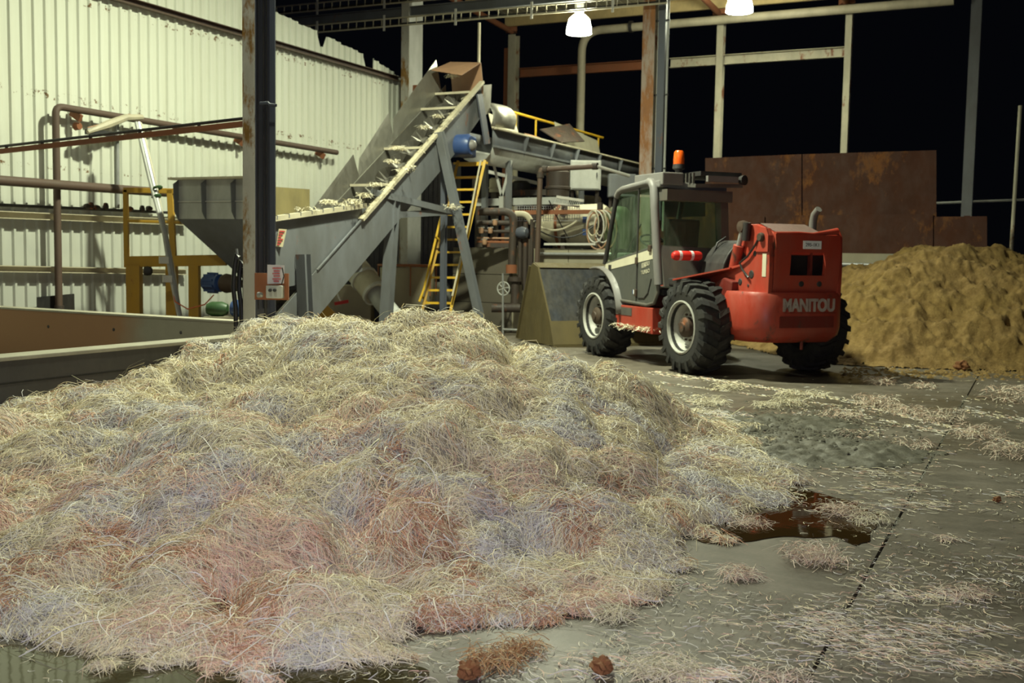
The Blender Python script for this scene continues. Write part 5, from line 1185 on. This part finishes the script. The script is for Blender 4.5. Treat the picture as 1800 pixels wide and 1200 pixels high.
def pile_cols(X, Y, jit):
    pink = fbm(X * 2.2 + 3, Y * 2.2, 51, 4); grey = fbm(X * 2.6, Y * 2.6 + 7, 61, 4); red = fbm(X * 3.3 + 11, Y * 3.3, 71, 4)
    near = np.clip((7.6 - Y) / 3.0, 0, 1) * np.clip((1.3 - X) / 1.2, .25, 1)
    wp = np.clip((pink - .52 + .07 * near) * 6, 0, 1) * (.30 + .60 * near); wg = np.clip((grey - .48) * 5, 0, 1); wr_ = np.clip((red - .59 + .04 * near) * 8, 0, 1) * (.3 + .6 * near)
    r_ = jit; col = np.where((r_ < .55)[:, None], PAL[0], PAL[1])
    k = rng.random(len(X))
    col = np.where((k < wg * .75)[:, None], PAL[2], col); k = rng.random(len(X)); col = np.where((k < wp * .72)[:, None], PAL[3], col)
    k = rng.random(len(X)); col = np.where((k < wr_ * .5)[:, None], PAL[4], col); k = rng.random(len(X)); col = np.where((k < wr_ * .16)[:, None], PAL[5], col)
    return col
vc = pile_cols(verts[:, 0], verts[:, 1], rng.random(len(verts))) * .42  # base mesh colour darkened so gaps between strands read as shaded crevices
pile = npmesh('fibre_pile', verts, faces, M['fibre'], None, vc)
tag(pile, 'big heap of cream and pink shredded fibre on the yard floor', 'pile')
print('pile verts', len(verts))
def strands(X, Y, Z, N_, ln, wd, cols, lift, name, parent=None, flow=None, seg=4, curl=.5):
    n = len(X); a = rng.random(n) * 2 * np.pi
    T0 = np.stack([np.cos(a), np.sin(a), np.zeros(n)], 1)
    if flow is not None: T0 = T0 + flow; T0 /= np.linalg.norm(T0, axis=1)[:, None]
    T0 = T0 - N_ * (T0 * N_).sum(1)[:, None]; T0 /= np.linalg.norm(T0, axis=1)[:, None] + 1e-9
    B = np.cross(N_, T0)
    L_ = ln * rng.lognormal(0, .45, n); l0 = lift * L_ * rng.random(n); cv = rng.normal(0, curl, n) * L_; tw = rng.normal(0, .5, n)
    side = B * np.cos(tw)[:, None] + N_ * np.sin(tw)[:, None]
    base = np.stack([X, Y, Z], 1); vs = []
    s1 = rng.random(n) * .8 - .25
    for k in range(seg + 1):
        f_ = k / seg
        up = l0 * (np.sin(np.pi * np.clip(f_ + s1 * .4, 0, 1)) * .9) + .004
        p = base + T0 * (L_ * (f_ - .5))[:, None] + B * (cv * ((f_ - .5) ** 2 * 2 - .2))[:, None] + N_ * up[:, None]
        p[:, 2] = np.maximum(p[:, 2], .004)
        w_ = side * (wd * (.55 + .45 * np.sin(np.pi * min(1, f_ + .12))))[:, None]
        vs += [p - w_, p + w_]
    V = np.stack(vs, 1).reshape(-1, 3); k2 = 2 * (seg + 1)
    b = (np.arange(n) * k2)[:, None]
    Fq = np.concatenate([b + np.array([[2 * k, 2 * k + 1, 2 * k + 3, 2 * k + 2]]) for k in range(seg)], 0)
    o = npmesh(name, V, Fq, M['fibre'], parent, np.repeat(cols, k2, 0), smooth=False); return o
def surf(n, wfun):
    out = []
    while sum(len(o) for o in out) < n:
        m = n * 6; x = rng.uniform(-6, 2.3, m); y = rng.uniform(3.2, 11.1, m)
        w_ = wfun(x, y); out.append(np.stack([x, y], 1)[rng.random(m) < w_])
    return np.concatenate(out)[:n]
def gridz(x, y):
    fx = np.clip((x - xs[0]) / res, 0, nx - 1.001); fy = np.clip((y - ys[0]) / res, 0, ny - 1.001); i = fx.astype(int); j = fy.astype(int); u_ = fx - i; v_ = fy - j
    return (GZ[j, i] * (1 - u_) + GZ[j, i + 1] * u_) * (1 - v_) + (GZ[j + 1, i] * (1 - u_) + GZ[j + 1, i + 1] * u_) * v_
okf = ok.astype(float)
def okat(x, y):
    i = np.clip(np.round((x - xs[0]) / res).astype(int), 0, nx - 1); j = np.clip(np.round((y - ys[0]) / res).astype(int), 0, ny - 1); return okf[j, i]
pts = surf(250000, lambda x, y: okat(x, y) * np.clip((4.3 / np.hypot(x, y)) ** 1.6, .2, 1) * (np.abs(x / y + .05) < .56))
X, Y = pts[:, 0], pts[:, 1]; Z = gridz(X, Y); e = .06
gx = (gridz(X + e, Y) - gridz(X - e, Y)) / (2 * e); gy = (gridz(X, Y + e) - gridz(X, Y - e)) / (2 * e)
Nn = np.stack([-gx, -gy, np.ones_like(gx)], 1); Nn /= np.linalg.norm(Nn, axis=1)[:, None]
wx_, wy_ = warp(X, Y); fa = domes(wx_, wy_, .27, 13)[1] * 6.28 + fbm(X * 3, Y * 3, 91, 3) * 4
flow = np.stack([np.cos(fa) - gx * 1.2, np.sin(fa) - gy * 1.2, np.zeros(len(X))], 1) * 1.1
dist = np.hypot(X, Y)
cl = pile_cols(X, Y, rng.random(len(X))) * rng.uniform(.8, 1.2, len(X))[:, None]
fib = strands(X, Y, Z, Nn, .072 + .02 * (dist > 7), np.clip(.00031 * dist, .0012, .0028), np.clip(cl, 0, .92), .32, 'fibres', pile, flow, 3)
fib['kind'] = 'stuff'
# long stray fibres lying over the heap
k = rng.choice(len(X), 3500, replace=False)
c_ = np.clip(PAL[rng.integers(0, 3, 3500)] * rng.uniform(1.0, 1.3, 3500)[:, None], 0, .95)
f2 = strands(X[k], Y[k], Z[k] + .012, Nn[k], .13, np.full(3500, .0026), c_, .35, 'stray_fibres', pile, None, 6, .7); f2['kind'] = 'stuff'

# ------------------------------------------------------------------ loose strands strewn over the floor
lx, ly, lf = [], [], []
def strew(px0, py0, px1, py1, n, along=None):
    for _ in range(n):
        p = G(random.uniform(px0, px1), random.uniform(py0, py1)); lx.append(p.x); ly.append(p.y); lf.append(along or (0, 0))
def line(pa, pb, n, jit=2.0):
    a, b = G(*pa), G(*pb); d = (b - a).normalized()
    for _ in range(n):
        f_ = random.random(); py = pa[1] + (pb[1] - pa[1]) * f_ + random.gauss(0, jit); p = G(pa[0] + (pb[0] - pa[0]) * f_, py); lx.append(p.x); ly.append(p.y); lf.append((d.x * 2.2, d.y * 2.2))
strew(1000, 980, 1800, 1200, 2400); strew(1200, 900, 1800, 1100, 1200); strew(1400, 700, 1800, 900, 1200); strew(1250, 720, 1560, 800, 900); strew(1200, 660, 1800, 760, 400); strew(0, 1120, 700, 1200, 500); strew(700, 1080, 1100, 1200, 600)
strew(1180, 700, 1420, 900, 2200); strew(1150, 690, 1300, 730, 700); strew(1560, 640, 1800, 690, 350)
ew = G(1620, 1130); dw = D2
for (cx, cy, sx, sy, n) in ((1640, 1110, 150, 16, 420), (1620, 1050, 110, 9, 260), (1560, 1140, 120, 26, 420), (1750, 1170, 90, 16, 300), (1460, 1100, 70, 24, 500), (1230, 1190, 60, 12, 500), (1570, 860, 110, 10, 260), (1600, 890, 90, 12, 260), (1540, 830, 80, 10, 160), (1780, 870, 60, 6, 80)):
    for _ in range(n):
        p = G(random.gauss(cx, sx * .6), random.gauss(cy, sy * .6)); lx.append(p.x); ly.append(p.y); lf.append((dw.x * 1.6, dw.y * 1.6))
line((1140, 655), (1250, 668), 240, 2); line((1250, 668), (1480, 703), 700, 1.6); line((1480, 703), (1800, 785), 700, 2.0); line((1150, 672), (1480, 715), 260, 1.0); line((1470, 722), (1660, 762), 260, 2.5); line((1690, 720), (1800, 740), 200, 2.5)
lx, ly, lf = np.array(lx), np.array(ly), np.array(lf)
keep = (np.abs(lf).sum(1) > .1) | (fbm(lx * 1.6, ly * 1.6, 15, 4) + rng.normal(0, .07, len(lx)) > .50)
lx, ly, lf = lx[keep], ly[keep], lf[keep]
n = len(lx); Nz = np.zeros((n, 3)); Nz[:, 2] = 1; dd = np.hypot(lx, ly)
cl = np.clip(PAL[rng.choice([0, 1, 2, 3], n, p=[.3, .32, .22, .16])] * rng.uniform(.75, 1.2, n)[:, None], 0, .9)
ls = strands(lx, ly, np.full(n, .003), Nz, .045, np.clip(.00034 * dd, .0016, .0036), cl, .10, 'loose_strands', None, np.concatenate([lf, np.zeros((n, 1))], 1), 4, .6)
ls['kind'] = 'stuff'; ls['label'] = 'loose pale fibre strands strewn over the wet concrete'; ls['category'] = 'fibre'

# tufts and clods on the floor, each its own thing
PINKY = [(.72, .56, .45), (.76, .64, .50), (.70, .64, .52), (.66, .47, .36), (.74, .68, .55)]
def ftuft(px, py, r, n, cols, lab, grp=None, ln=.11, flat=.5):
    p = G(px, py); mbv = MB(); cc = []; tuft(mbv, cc, (0, 0, .012), r, n, cols, flat, ln, max(.0018, .0003 * p.y), .5)
    for v in mbv.v: v.z = max(v.z, .002)
    o = tuftobj('fibre_tuft', mbv, cc); o.location = p; tag(o, lab, 'fibre tuft', grp); return o
ftuft(1430, 985, .085, 420, PINKY, 'pink fibre tuft sitting beside the brown puddle')
ftuft(1300, 1015, .05, 200, PINKY, 'flat pink fibre tuft on the concrete between heap and crack')
ftuft(1080, 1085, .05, 200, CREAM, 'small ochre fibre tuft at the foot of the heap')
ftuft(1480, 905, .08, 260, PINKY, 'pale tuft lying in the brown puddle'); ftuft(1530, 918, .06, 200, CREAM, 'cream tuft at the end of the brown puddle')
ftuft(1170, 1190, .07, 320, CREAM, 'yellowish fibre tuft on the floor next to the brown clods')
for px, py, r, n, lab in ((1545, 675, .10, 160, 'orange cream fibre tuft in the shadow beyond the rear wheel'), (1620, 682, .09, 90, 'thin orange wisp on bare floor before the sawdust heap'), (1480, 735, .10, 140, 'cream tuft with a raised strand between sludge and drag line'), (1540, 713, .13, 240, 'bulky orange cream tuft lying on the upper drag line'),
        (1590, 727, .10, 160, 'smaller tuft next after the bulky one on the drag line'), (1650, 740, .14, 240, 'ochre tuft straddling the floor crack on the drag line'), (1718, 768, .12, 220, 'pink peaked tuft on the drag line past the floor crack'), (1775, 800, .13, 220, 'loose pink tuft with an upright strand past the crack'), (1610, 787, .08, 80, 'flat ochre wisp touching the floor crack'),
        (1495, 765, .06, 60, 'tiny ochre wisp between the sludge and the crack'), (1250, 712, .10, 160, 'yellow cream tuft at the back corner of the heap'), (1282, 684, .10, 150, 'cream tuft on the drag line by the near rear wheel'), (1392, 696, .08, 100, 'small cream tuft midway along the drag line'), (1440, 698, .08, 80, 'flat cream wisp on the drag line behind the wheels'), (1790, 705, .2, 400, 'wide cream mat of fibre by the foot of the sawdust heap')):
    ftuft(px, py, r, n, PINKY if px > 1450 else CREAM, lab, None, .13)
for px, py, r, n, lab in ((1345, 717, .08, 140, 'low cream tuft at the heap side of the sludge edge'), (1390, 713, .11, 200, 'taller rounded cream tuft at the far edge of the grey sludge')):
    ftuft(px, py, r, n, CREAM, lab, None, .13)
for px, py, r, n, lab in ((1310, 920, .07, 200, 'fibre wisp floating at the near edge of the brown puddle'), (1690, 1045, .07, 150, 'long pale wisp swept flat beyond the crack'), (1370, 1200, .07, 150, 'pale wisp near the brown clod on the concrete'), (1660, 948, .03, 70, 'small orange wisp alone beyond the crack'), (1360, 830, .08, 120, 'fibre wisp between the red puddle and the brown puddle'), (1400, 848, .06, 120, 'pink wisp at the back edge of the brown puddle')):
    ftuft(px, py, r, n, PINKY, lab, None, .12, .25)
BR = paint('brown_clod', (.26, .11, .04), .8, dirt=.5, dirtc=(.10, .05, .02), scale=14, bump=.8, stretch=(1, 1, 1))
def clod(px, py, r, lab):
    p = G(px, py); bm = bmesh.new(); bmesh.ops.create_icosphere(bm, subdivisions=3, radius=r)
    for v in bm.verts:
        c = v.co.normalized(); f_ = 1 + .5 * (math.sin(c.x * 5 + px) * math.sin(c.y * 6 + 1) * .5 + math.sin(c.z * 7 + c.x * 4) * .3) + random.uniform(-.12, .12); v.co = Vector((c.x * r * f_, c.y * r * f_, c.z * r * .75 * f_))
    zmin = min(v.co.z for v in bm.verts)
    for v in bm.verts: v.co.z -= zmin * .9
    for v in bm.verts: v.co.z = max(v.co.z, .001)
    me = bpy.data.meshes.new('clod'); bm.to_mesh(me); bm.free(); me.materials.append(BR); o = bpy.data.objects.new('clod', me); COL.objects.link(o); o.location = p; tag(o, lab, 'clod')
clod(1057, 1184, .038, 'red brown clod alone on the concrete'); clod(825, 1192, .04, 'orange clod at the front edge of the fibre heap'); clod(1752, 883, .025, 'tiny orange clod on bare concrete past the crack'); clod(1690, 652, .09, 'round brown clod at the foot of the sawdust heap')
for px, py, r, n, lab in ((868, 1170, .06, 300, 'larger brown matted tuft beside the orange clod'), (915, 1146, .05, 200, 'smaller brown matted tuft tucked against the heap foot')):
    ftuft(px, py, r, n, [(.40, .19, .08), (.50, .28, .12), (.30, .15, .07), (.6, .45, .25)], lab, None, .09)

# ------------------------------------------------------------------ puddles and sludge
def puddle(name, outline, m, lab, z=.004):
    pts = [G(*p) for p in outline]; c = sum(pts, Vector()) / len(pts); sm_ = []
    sm_ = pts
    for it in range(3):
        sm_ = [q_ for i in range(len(sm_)) for q_ in (sm_[i].lerp(sm_[(i + 1) % len(sm_)], .25), sm_[i].lerp(sm_[(i + 1) % len(sm_)], .75))]
        if it < 2: sm_ = [q_ + (q_ - c).normalized() * random.uniform(-.035, .035) for q_ in sm_]
    mb = MB(); mb.prism([Vector((p.x - c.x, p.y - c.y, .001)) for p in sm_], (0, 0, z)); o = mb.build(name, m); o.location = (c.x, c.y, 0); tag(o, lab, 'puddle'); return o
puddle('puddle', [(1200, 940), (1265, 965), (1330, 945), (1470, 940), (1500, 962), (1540, 945), (1560, 905), (1500, 885), (1420, 860), (1370, 835), (1330, 845), (1300, 880), (1240, 910)], M['water'], 'dark brown puddle on the concrete by the right edge of the heap')
puddle('puddle', [(-20, 1128), (60, 1140), (160, 1150), (320, 1152), (520, 1158), (690, 1160), (760, 1180), (720, 1215), (300, 1215), (-30, 1215)], mat_water('olive_puddle_water', (.05, .042, .018)), 'olive puddle along the front foot of the heap')
puddle('puddle', [(1296, 814), (1330, 812), (1352, 826), (1330, 832), (1308, 828)], mat_water('red_puddle_water', (.16, .045, .015)), 'small rust red puddle among the fibres')
sx, sy = np.meshgrid(np.arange(1.6, 4.2, .03), np.arange(7.2, 10.3, .03))
ca, cb = G(1330, 745), G(1430, 790)
dS = np.minimum(np.hypot((sx - ca.x) / 1.0, (sy - ca.y) / .8), np.hypot((sx - cb.x) / 1.0, (sy - cb.y) / .75))
ed = np.clip((1 - dS + (fbm(sx * 5, sy * 5, 4, 4) - .5) * .7) * 2.5, 0, 1); sz = ed * (.006 + .035 * np.clip(fbm(sx * 12, sy * 12, 3, 4) * 2.4 - .8, 0, 1) + .012 * rng.random(sx.shape)); oks = ed > .02
ix = -np.ones(sx.shape, int); ix[oks] = np.arange(oks.sum()); q = oks[:-1, :-1] & oks[1:, :-1] & oks[:-1, 1:] & oks[1:, 1:]; a_, b_ = np.nonzero(q)
sl_ = npmesh('sludge', np.stack([sx[oks], sy[oks], sz[oks]], 1), np.stack([ix[a_, b_], ix[a_, b_ + 1], ix[a_ + 1, b_ + 1], ix[a_ + 1, b_]], 1), M['sludge'])
tag(sl_, 'grey green wet sludge spread on the floor beyond the heap', 'sludge'); sl_['kind'] = 'stuff'

# ------------------------------------------------------------------ sawdust heap against the yard wall
hp, hz = [], []
def hpt(px, py, Y): p = P(px, py, Y); hp.append((p.x, p.y)); hz.append(p.z)
for px, py, Y in ((1480, 492, 17.2), (1560, 457, 17.6), (1620, 438, 17.6), (1675, 429, 17.5), (1720, 436, 17.4), (1760, 452, 17.0), (1810, 462, 16.8), (1900, 470, 16.5), (1500, 560, 16.2), (1560, 540, 16.2), (1620, 530, 16.1), (1700, 530, 16.0), (1780, 540, 15.8), (1620, 600, 15.5), (1720, 600, 15.4), (1520, 610, 15.6), (1420, 560, 17.6), (1350, 600, 17.6), (1650, 475, 16.8), (1560, 490, 16.9)): hpt(px, py, Y)
for px, py in ((1500, 645), (1560, 648), (1620, 650), (1700, 652), (1790, 655), (1900, 655), (1440, 640), (1380, 628), (1300, 612), (1260, 603)): p = G(px, py); hp.append((p.x, p.y)); hz.append(0)
for t, z in ((3.6, .05), (5.2, .5), (6.5, 1.3), (8.0, 1.7), (9.5, 1.5), (11, 1.3)):
    p = bl(t, 0, -.05); hp.append((p.x, p.y)); hz.append(z)
for p in ((3.4, 16.2), (4.6, 14.6), (6, 14.2), (8, 14.0), (10, 13.8)): hp.append(p); hz.append(-.2)
sx, sy = np.meshgrid(np.arange(2.6, 10.2, .028), np.arange(13.8, 21.0, .028))
sz = rbf(hp, hz, sx, sy); env = np.clip(sz / .3, 0, 1)
led = np.abs((sz * 3.1 + fbm(sx * .9, sy * .9, 8, 2) * 1.6) % 1.0 - .5)
sz = sz + env * ((fbm(sx * 1.6, sy * 1.6, 41, 4) - .5) * .30 + (fbm(sx * 5, sy * 5, 44, 4) - .5) * .13 + (led - .25) * .16 + np.clip(fbm(sx * 16, sy * 16, 46, 3) - .5, -.5, .22) * .10 - np.clip(fbm(sx * 9 + 5, sy * 9, 47, 3) - .64, 0, 1) * .55) - .06 + (fbm(sx * 4, sy * 4, 48, 3) - .5) * .12
inw = (sx - B0.x) * D1.x + (sy - B0.y) * D1.y < -.12
oks = (sz > .004) & inw
ix = -np.ones(sx.shape, int); ix[oks] = np.arange(oks.sum()); q = oks[:-1, :-1] & oks[1:, :-1] & oks[:-1, 1:] & oks[1:, 1:]; a_, b_ = np.nonzero(q)
sd = npmesh('sawdust_heap', np.stack([sx[oks], sy[oks], sz[oks]], 1), np.stack([ix[a_, b_], ix[a_, b_ + 1], ix[a_ + 1, b_ + 1], ix[a_ + 1, b_]], 1), M['sand'])
tag(sd, 'tall heap of yellow brown sawdust against the yard wall', 'heap')

# dirt packed in the floor joint and crumbs on the sludge
def crumbs(name, pts, rmin, rmax, m, parent=None):
    V, Fc = [], []
    for p in pts:
        r = random.uniform(rmin, rmax); b = len(V); n = 5; a0 = random.uniform(0, 6)
        V += [(p[0] + math.cos(a0 + k * 1.257) * r * random.uniform(.6, 1.3), p[1] + math.sin(a0 + k * 1.257) * r * random.uniform(.6, 1.3), p[2] - .004) for k in range(n)] + [(p[0], p[1], p[2] + r * random.uniform(.3, .8))]
        Fc += [(b + k, b + (k + 1) % n, b + 5) for k in range(n)]
    o = npmesh(name, np.array(V), np.array(Fc), m, parent, smooth=False); o['kind'] = 'stuff'; return o
ja, jb = J0 - D1 * 1.5, J0 + D1 * 9.0
jp = []
for k in range(520):
    p = ja.lerp(jb, random.random() ** 1.1) + D2 * random.gauss(0, .012)
    if vnoise(np.array([(p - ja).length * 2.2]), np.array([.5]), 7)[0] > .36: jp.append((p.x, p.y, -.004))
crumbs('joint_dirt', jp, .008, .022, M['sludge'], floor)
sp = []
while len(sp) < 900:
    a = random.gauss(1395, 75); b = random.gauss(760, 22); p = G(a, b); sp.append((p.x, p.y, .012 + random.random() * .02))
crumbs('sludge_crumbs', sp, .008, .028, paint('dark_crumbs', (.075, .07, .05), .8, dirt=.6), sl_)
wp = []
for k in range(500):
    p = G(random.uniform(1480, 1800), random.gauss(656, 5)); wp.append((p.x, p.y, .004))
crumbs('spilled_sawdust', wp, .015, .05, M['sand'], sd)
